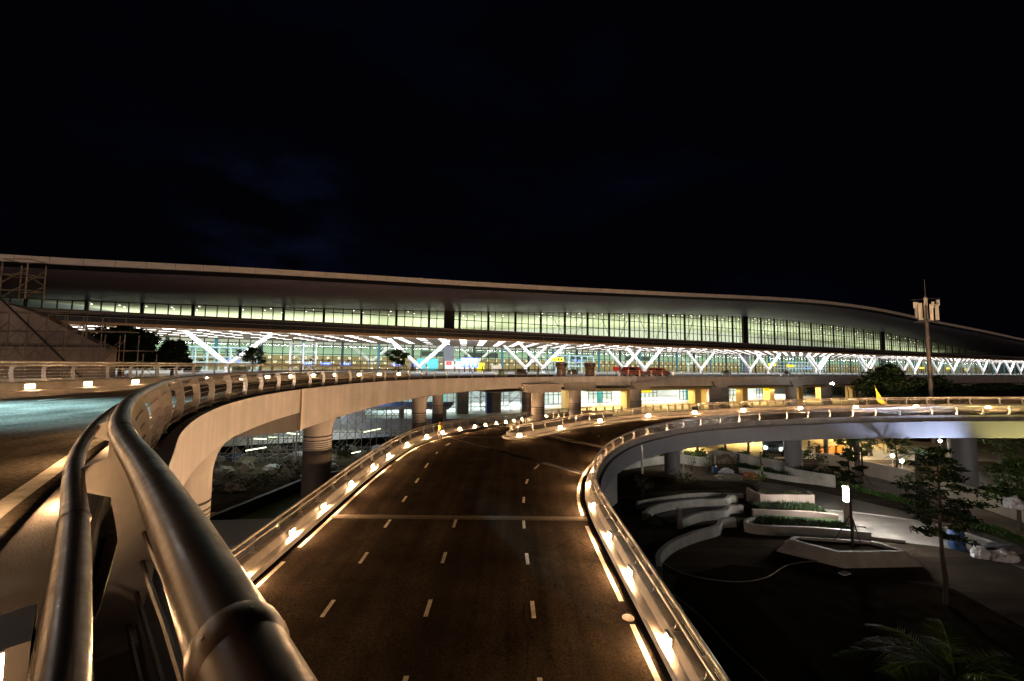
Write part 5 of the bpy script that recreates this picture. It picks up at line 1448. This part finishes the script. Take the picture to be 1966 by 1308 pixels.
heap('sack', (29.2, 24.4, 0), (1.3, .5), .35, mat('tarp_grey', (.12, .12, .14), .8, noise=(2, .4)), 'long dark covered pile lying across the lane behind the bags', 'tarpaulin', 7)
heap('cloth_bundle', (33.6, 27.2, 1.6), (.55, .4), .7, M_tarp, 'bright white cloth caught in the branches of the pale tree', 'cloth', 8)
t = empty('drum', (26.75, 24.6, 0), 'blue plastic drum standing at the edge of the garden path', 'drum')
MB().lathe((26.75, 24.6, 0), [(.36, 0), (.38, .05), (.38, .4), (.4, .43), (.38, .46), (.38, .95), (.3, 1.05)], 18).build('body', M_tarpb, t, smooth=True)
MB().lathe((26.75, 24.6, 1.05), [(.3, 0), (.06, .02)], 18).build('lid', M_tarpb, t)
t = empty('jerrican', (20.85, 41.4, 0), 'small blue jerrican standing among debris under the ramp', 'jerrican')
MB().box((20.85, 41.4, .3), (.4, .3, .6)).build('body', M_tarpb, t); MB().lathe((20.95, 41.4, .6), [(.07, 0), (.06, .1)], 8).build('cap', M_white, t)
tag(MB().tube([(p.x, p.y, .01) for p in spline([(8.3, 22.4, 0), (9.0, 21.4, 0), (9.8, 20.9, 0), (11.5, 20.6, 0), (13, 21.0, 0), (15.2, 22.4, 0), (17.6, 23.0, .0)], .3)], .03, 5).build('rope', M_scaf), 'thin pale hose lying in an arc on the dark garden floor', 'hose')
tag(MB().tube([(p.x, p.y, .15) for p in spline([(7.6, 19.2, 0), (8.1, 17.5, 0), (8.35, 15.6, 0), (8.7, 14.0, 0), (9.3, 11.5, 0)], .3)], .03, 5).build('cable', M_steel), 'pale cable stretched along the foot of the right hand wall', 'cable')
tag(MB().box((17.45, 21.5, .03), (.55, .3, .05), .4).build('board', M_tarp), 'small white board lying on the ground before the angular planter', 'board')
t = empty('hoarding', (50, 56, 0), 'ribbed yellowish hoarding fence glowing behind the palms under the ramp', 'hoarding')
mb = MB()
for k in range(60): mb.box((39 + k * .5, 60 + k * .06, 2.2), (.42, .12 if k % 2 else .2, 3.6))
mb.build('sheet', mat('hoarding_yellow', (.55, .38, .1), .7), t)
area('added_hoarding_wash', (47, 57.0, 4.6), 14, 1, 260, (1, .7, .22))  # unseen area light added to make the hoarding glow
t = empty('road_barrier', (41, 52, 0), 'orange and white barriers beside the path lamps', 'barrier')
for k in range(3): MB().box((38.8 + k * 1.4, 50.8 + k * .2, .6), (1.2, .3, .9), .3).build('panel', mat('barrier_orange', (.6, .22, .03), .6), t)
t = empty('drain_cover', (4.0, 13.9, zr(13.9)), 'round yellowish drain cover set on the white edge line', 'drain cover')
mb = MB(); q = Vector((3.98, 13.9, zr(13.9) + .012)); mb.lathe(q, [(.2, 0), (.2, .012), (.16, .014)], 20); mb.build('frame', mat('cover_frame', (.06, .045, .025), .5, .5), t)
mb = MB()
for k in range(-2, 3): mb.box(q + Vector((k * .06, 0, .02)), (.025, .3 * math.sqrt(1 - (k / 3) ** 2), .012))
mb.build('bar', M_band, t)

# ================================================================ LEFT: sloping wall, scaffold, construction site
t = empty('stair_wall', (-50, 44, 9), 'big sloping tan wall behind scaffolding at the left edge', 'wall')
mb = MB()
pl = [(-60, 8), (-60, 17.6), (-55.7, 16.9), (-53.2, 16.1), (-44.8, 12.2), (-44.8, 8)]
n = len(pl); vs = [(x, 44.0, z) for x, z in pl] + [(x, 45.2, z) for x, z in pl]
mb.add(vs, [tuple(range(n)), tuple(range(n, 2 * n))] + [(k, (k + 1) % n, n + (k + 1) % n, n + k) for k in range(n)])
mb.build('wall', M_bamwall, t)
MB().box((-53, 43.9, 12.55), (17, .25, .18)).build('ledge', M_kerb, t); MB().box((-53, 43.95, 12.36), (17, .15, .16)).build('groove', M_dark, t)
MB().bar((-60, 43.8, 17.75), (-55.7, 43.8, 17.05), .3).build('coping', M_bamwall, t); 
def scaffold(x0, x1, y0, y1, z0, lifts, bay, label, m=M_scaf, lift=1.9, seed=1, r=.045):
    t = empty('scaffolding', ((x0 + x1) / 2, y0, z0), label, 'scaffolding'); r2 = random.Random(seed)
    st = MB(); ld = MB(); br = MB(); n = max(1, round((x1 - x0) / bay))
    for j, y in enumerate((y0, y1)):
        for i in range(n + 1):
            x = x0 + (x1 - x0) * i / n; hh = lifts[i] if isinstance(lifts, (list, tuple)) else lifts
            st.tube([(x, y, z0), (x, y, z0 + hh * lift + .6)], r, 6)
            if i < n:
                h2 = min(hh, lifts[i + 1] if isinstance(lifts, (list, tuple)) else lifts)
                xn = x0 + (x1 - x0) * (i + 1) / n
                for k in range(int(h2) + 1):
                    ld.tube([(x, y, z0 + k * lift + .9), (xn, y, z0 + k * lift + .9)], r * .8, 5)
                    if k < h2 and r2.random() < .85:
                        a, b = ((x, z0 + k * lift), (xn, z0 + (k + 1) * lift))
                        if r2.random() < .5: br.tube([(a[0], y, a[1] + lift), (b[0], y, a[1])], r * .7, 5)
                        br.tube([(a[0], y, a[1]), (b[0], y, b[1])], r * .7, 5)
    for i in range(n + 1):
        x = x0 + (x1 - x0) * i / n; hh = lifts[i] if isinstance(lifts, (list, tuple)) else lifts
        for k in range(int(hh) + 1): ld.tube([(x, y0, z0 + k * lift + .9), (x, y1, z0 + k * lift + .9)], r * .8, 5)
    fr_ = MB()
    for q_ in (st, ld, br): fr_.add(q_.v, q_.f, m)
    fr_.build('tube_frame', None, t)
    return t
scaffold(-54, -36.5, 39.5, 41.0, 9.0, [3, 3, 3, 3, 3, 3, 3, 2, 2, 1], 1.95, 'brown scaffold frames in front of the sloping tan wall', seed=4)
t = scaffold(-52.2, -49.6, 40.2, 41.8, 17.0, [2, 2], 2.6, 'scaffold tower standing up at the top left edge', seed=5, r=.065, lift=1.6)
for (a, b) in (((-51.2, 39.2, 17.2), (-42.2, 39.2, 9.2)),):
    tag(MB().tube([a, b], .09, 8).build('raking_prop', M_dark), 'long dark raking prop leaning across the sloping tan wall', 'prop')
# construction site under the ramp
scaffold(-30, -12.5, 46, 48, .0, 3, 1.75, 'tall scaffold frames under the ramp between the flared piers', M_scafs, 2.0, 7, .04)
scaffold(-40, -22, 42, 44, .0, 2, 1.7, 'scaffold frames at the back of the construction site, left of the tall pier', M_scafs, 2.0, 8, .04)
scaffold(-28, 2, 86, 88, 1.0, 3, 2.1, 'scaffold frames before the lit arrivals glass left of the deck piers', M_scaf, 1.9, 9, .05)
t = empty('site_building', (-27, 62, 0), 'unfinished concrete structure with a parapet beneath the upper ramp', 'unfinished building')
MB().box((-22, 61, 1.55), (34, .4, 1.9), .06).build('parapet', M_concd, t)
MB().box((-30, 66, 4.0), (40, 9, .4), .06).build('floor_slab', M_concd, t)
for k in range(6): MB().box((-46 + 7 * k, 66, 2), (.7, .7, 4)).build('column', M_concd, t)
MB().box((-38, 58, 2.6), (14, .3, 2.6), .3).build('sheeting', M_tarp, t)
MB().box((-34, 52.5, .9), (16, .3, 1.6), .35).build('sheeting', M_tarp, t)
MB().box((-25, 70, 5.5), (12, 2, 1.4)).build('blue_sheeting', M_tarpb, t)
MB().box((-22, 56, 3.6), (3.2, .3, 2.4), .1).build('sheeting', M_tarp, t)
rs2 = random.Random(12)
for k in range(8):
    x = rs2.uniform(-34, -16); y = 40 + 1.6 * k; z = rs2.uniform(.6, 4.6); a = rs2.uniform(-.3, .7); L = rs2.uniform(.9, 2.2)
    d = Vector((math.cos(a), math.sin(a), rs2.uniform(-.1, .25)))
    tag(MB().tube([Vector((x, y, z)), Vector((x, y, z)) + d * L], .05, 6).build('work_light', M_tube), ordinal(k + 1) + ' slanted fluorescent work light in the scaffold, counted back from the near ramp pier', 'work light', 'work lights in the scaffold under the ramp')
cnt_ = {}
for k in range(22):
    x = rs2.uniform(-33, -15); y = 34 + .82 * k
    mm_, cn_ = rs2.choice(((M_rubble, 'brown'), (M_tarp, 'white'), (M_concd, 'grey'), (M_bamwall, 'tan'), (M_tarpb, 'blue'))); cnt_[cn_] = cnt_.get(cn_, 0) + 1
    o = heap('debris', (x, y, 0), (rs2.uniform(.4, 1.2), rs2.uniform(.3, .8)), rs2.uniform(.3, .9), mm_, ordinal(cnt_[cn_]) + ' ' + cn_ + ' lump of debris on the dark building site, counted back from the near ramp pier', 'debris', 20 + k)
    o['group'] = 'debris on the construction site'
heap('rubble_heap', (-20.5, 27.5, 0), (1.3, .9), .5, mat('brick_rubble', (.4, .2, .1), .9, noise=(3, .6)), 'small heap of orange brick rubble by the near ramp pier', 'rubble heap', 60)
area('site_flood', (-26, 55, 6.5), 10, 3, 800, (.7, .85, 1))
area('site_flood', (-24, 43.5, 5.6), 12, 1.5, 380, (.9, 1, .8))
point((-24, 66, 6.5), 900, (.15, .35, 1), .4)
point((-20.2, 26.6, 1.4), 12, (1, .6, .25), .1)

# ================================================================ PEOPLE
def person(loc, h, rz, shirt, trousers, label, pose='walk', vest=False, helmet=None, skirt=False):
    t = empty('person', loc, label, 'person')
    s = h / 1.72
    sk = []   # (x, y, z, r) joints; x right, y forward
    J = dict(pelvis=(0, 0, .95, .125), waist=(0, 0, 1.08, .12), chest=(0, .01, 1.28, .145), neck=(0, .0, 1.46, .055), head0=(0, .02, 1.55, .075), head1=(0, .025, 1.64, .09), crown=(0, .015, 1.70, .06))
    st = .16 if pose == 'walk' else .02
    bend = 0.
    for sg, nm in ((-1, 'l'), (1, 'r')):
        f = st * sg
        J['hip' + nm] = (sg * .095, 0, .88, .085); J['knee' + nm] = (sg * .1, f * .75 + .03, .5, .06); J['ankle' + nm] = (sg * .1, f * 1.1 - (.03), .09, .045); J['toe' + nm] = (sg * .11, f * 1.1 + .13, .045, .038)
        J['sh' + nm] = (sg * .185, 0, 1.40, .058); J['elb' + nm] = (sg * .235, -f * .7 - .02, 1.13, .043); J['wr' + nm] = (sg * .24, -f * 1.0 + .07, .9, .032); J['hand' + nm] = (sg * .235, -f * 1.1 + .1, .82, .035)
        if pose == 'work': J['elb' + nm] = (sg * .23, .12, 1.14, .043); J['wr' + nm] = (sg * .16, .34, 1.08, .032); J['hand' + nm] = (sg * .14, .42, 1.08, .035)
    E = [('pelvis', 'waist'), ('waist', 'chest'), ('chest', 'neck'), ('neck', 'head0'), ('head0', 'head1'), ('head1', 'crown')]
    for nm in 'lr': E += [('pelvis', 'hip' + nm), ('hip' + nm, 'knee' + nm), ('knee' + nm, 'ankle' + nm), ('ankle' + nm, 'toe' + nm), ('chest', 'sh' + nm), ('sh' + nm, 'elb' + nm), ('elb' + nm, 'wr' + nm), ('wr' + nm, 'hand' + nm)]
    names = list(J); me = bpy.data.meshes.new('sk')
    me.from_pydata([tuple(c * s for c in J[k][:3]) for k in names], [(names.index(a), names.index(b)) for a, b in E], [])
    ob = bpy.data.objects.new('sk', me); col.objects.link(ob)
    md = ob.modifiers.new('Skin', 'SKIN'); md.use_smooth_shade = True
    for i, k in enumerate(names):
        v = me.skin_vertices[0].data[i]; v.radius = (J[k][3] * s * (1.25 if k in ('pelvis', 'waist', 'chest') else 1), J[k][3] * s * (.8 if k in ('pelvis', 'waist', 'chest') else 1)); v.use_root = (k == 'pelvis')
    ob.modifiers.new('Sub', 'SUBSURF').levels = 1
    dg = bpy.context.evaluated_depsgraph_get(); dg.update()
    m2 = bpy.data.meshes.new_from_object(ob.evaluated_get(dg)); bpy.data.objects.remove(ob)
    m2.materials.clear()
    for m in (M_skin, shirt, trousers, M_tyre): m2.materials.append(m)
    for p in m2.polygons:
        z = p.center.z / s; x = abs(p.center.x) / s
        if z > 1.47: k = 0
        elif z < .1: k = 3
        elif x > .16 and z < 1.0: k = 0 if z < .92 else 1
        elif z < .98: k = 2
        else: k = 1
        p.material_index = k; p.use_smooth = True
    b = bpy.data.objects.new('body', m2); col.objects.link(b); b.parent = t
    hm = MB(); hm.lathe((0, -.012 * s, 1.6 * s), [(.098 * s, .0), (.104 * s, .05 * s), (.09 * s, .11 * s), (.03 * s, .145 * s)], 14)
    hm.build('hair' if helmet is None else 'helmet', helmet or M_hair, None, smooth=True).parent = t
    f = MB()
    for sg in (-1, 1): f.box((sg * .032 * s, .108 * s, 1.645 * s), (.022 * s, .012 * s, .01 * s))
    f.box((0, .115 * s, 1.575 * s), (.045 * s, .012 * s, .01 * s)); f.build('face', M_hair, None).parent = t
    n = MB(); n.box((0, .12 * s, 1.61 * s), (.022 * s, .03 * s, .04 * s))
    for sg in (-1, 1): n.box((sg * .093 * s, .01 * s, 1.62 * s), (.016 * s, .03 * s, .05 * s))
    n.build('nose_and_ears', M_skin, None).parent = t
    if vest:
        v = MB(); v.sweep([Vector((0, 0, z * s)) for z in (1.02, 1.2, 1.4)], [Vector((1, 0, 0))] * 3, [(0, 0)], closed=False)
        v = MB()
        prof = [(1.0, .185, .125), (1.15, .18, .12), (1.3, .2, .135), (1.42, .17, .1)]
        vs = []; nn_ = 16
        for z, rx, ry in prof:
            for k in range(nn_): a = 2 * PI * k / nn_; vs.append((rx * math.cos(a) * s, (ry * math.sin(a) + .005) * s, z * s))
        v.add(vs, [(i * nn_ + k, i * nn_ + (k + 1) % nn_, (i + 1) * nn_ + (k + 1) % nn_, (i + 1) * nn_ + k) for i in range(3) for k in range(nn_)])
        v.build('vest', M_hivis, None, smooth=True).parent = t
    t.rotation_euler = (0, 0, rz)
    return t
person((-7.0, 39.6, 3.40), 1.68, 2.6, M_shirto, M_trous, 'worker in a yellow vest and helmet walking at the left kerb of the lower road', vest=True, helmet=mat('helmet_orange', (.7, .2, .03), .5))
person((40.6, 55, 0), 1.7, .3, M_shirtw, M_trous, 'person in a white shirt walking away under the right ramp', 'stand')
person((24.7, 44.0, 0), 1.65, 2.0, M_trous, M_trous, 'worker in dark clothes bending over the rubble heap', 'work')
person((26.9, 43.6, 0), 1.68, -2.2, M_shirtg, M_trous, 'worker in a green shirt standing by the cream wall', 'stand')
person((23.9, 38.6, 0), 1.6, 1.0, M_shirtg, M_trous, 'worker beside the orange tarpaulin', 'work')
person((-10.2, 47.8, 9.0), 1.7, 2.2, M_shirtw, M_trous, 'person standing at the railing of the upper ramp near the red badge', 'stand')
person(tuple(PX(-9.5, 95, 9.0)), 1.7, .4, M_shirtw, M_trous, 'person in a pale shirt before the slanted screen', 'walk')
person(tuple(PX(-6.5, 92, 9.0)), 1.7, -1.2, M_trous, M_trous, 'person in dark clothes right of the slanted screen', 'walk')
person(tuple(PX(5.5, 80, 9.0)), 1.7, 1.9, M_shirto, M_trous, 'person in an orange shirt by the planter left of the kiosks', 'work')
person(tuple(PX(-34, 80, 9.0)), 1.7, 1.9, M_trous, M_trous, 'dark figure on the forecourt below the check-in screens', 'stand')
person(tuple(PX(63, 90, 1.0)), 1.7, 1.9, M_shirto, M_trous, 'person in an orange top before the arrivals doors', 'walk')
person(tuple(PX(66, 90, 1.0)), 1.7, .9, M_hivis, M_trous, 'person in a yellow top before the arrivals doors', 'walk')

# ================================================================ SKY, MOONLESS NIGHT FILL, RENDER SETTINGS
w = bpy.data.worlds.new('World'); scn.world = w; w.use_nodes = True
nt = w.node_tree; N = nt.nodes; L = nt.links
bg = N['Background']
sky = N.new('ShaderNodeTexSky'); sky.sky_type = 'NISHITA'; sky.sun_disc = False; sky.sun_elevation = math.radians(-6); sky.sun_rotation = math.radians(200)
tc = N.new('ShaderNodeTexCoord'); nz = N.new('ShaderNodeTexNoise'); nz.inputs['Scale'].default_value = 2.2; nz.inputs['Detail'].default_value = 7
mp = N.new('ShaderNodeMapping'); mp.inputs['Scale'].default_value = (1, 1, 2.6); mp.inputs['Location'].default_value = (.35, .1, .2)
L.new(tc.outputs['Generated'], mp.inputs[0]); L.new(mp.outputs[0], nz.inputs['Vector'])
ramp_ = N.new('ShaderNodeValToRGB'); ramp_.color_ramp.elements[0].position = .52; ramp_.color_ramp.elements[0].color = (.0005, .0006, .0015, 1)
ramp_.color_ramp.elements[1].position = .78; ramp_.color_ramp.elements[1].color = (.001, .0015, .0045, 1)
L.new(nz.outputs['Fac'], ramp_.inputs['Fac'])
ad = N.new('ShaderNodeMix'); ad.data_type = 'RGBA'; ad.blend_type = 'ADD'; ad.inputs['Factor'].default_value = .02
L.new(ramp_.outputs['Color'], ad.inputs['A']); L.new(sky.outputs[0], ad.inputs['B'])
nv = N.new('ShaderNodeVectorMath'); nv.operation = 'NORMALIZE'; L.new(tc.outputs['Generated'], nv.inputs[0])
dt = N.new('ShaderNodeVectorMath'); dt.operation = 'DOT_PRODUCT'; dt.inputs[1].default_value = Vector((-.50, .82, .315)).normalized(); L.new(nv.outputs[0], dt.inputs[0])
cm = N.new('ShaderNodeMapRange'); cm.interpolation_type = 'SMOOTHSTEP'; cm.inputs[1].default_value = .98; cm.inputs[2].default_value = 1.0; cm.inputs[4].default_value = 1.0; L.new(dt.outputs['Value'], cm.inputs[0])
n2 = N.new('ShaderNodeTexNoise'); n2.inputs['Scale'].default_value = 5; n2.inputs['Detail'].default_value = 8; L.new(mp.outputs[0], n2.inputs['Vector'])
c2 = N.new('ShaderNodeMath'); c2.operation = 'MULTIPLY'; nr2 = N.new('ShaderNodeMapRange'); nr2.inputs[1].default_value = .45; nr2.inputs[2].default_value = .75; L.new(n2.outputs['Fac'], nr2.inputs[0]); L.new(cm.outputs[0], c2.inputs[0]); L.new(nr2.outputs[0], c2.inputs[1])
cl = N.new('ShaderNodeMix'); cl.data_type = 'RGBA'; cl.blend_type = 'ADD'; cl.inputs['B'].default_value = (.002, .0034, .0105, 1)
L.new(c2.outputs[0], cl.inputs['Factor']); L.new(ad.outputs['Result'], cl.inputs['A'])
L.new(cl.outputs['Result'], bg.inputs['Color']); bg.inputs['Strength'].default_value = 1.0
sd = bpy.data.lights.new('sun', 'SUN'); sd.energy = .5; sd.angle = math.radians(20); sd.color = (1, .72, .55)
so = bpy.data.objects.new('sun', sd); col.objects.link(so)
so.rotation_euler = Vector((.3, .95, -.12)).to_track_quat('-Z', 'Y').to_euler()
scn.render.engine = 'CYCLES'
scn.view_settings.view_transform = 'Standard'; scn.view_settings.look = 'None'; scn.view_settings.gamma = 1; scn.view_settings.exposure = 0
cy = scn.cycles
cy.use_denoising = True; cy.denoiser = 'OPENIMAGEDENOISE'
cy.sample_clamp_indirect = 6; cy.max_bounces = 6; cy.diffuse_bounces = 3; cy.glossy_bounces = 3; cy.transparent_max_bounces = 8
cy.use_light_tree = True; cy.caustics_reflective = False; cy.caustics_refractive = False
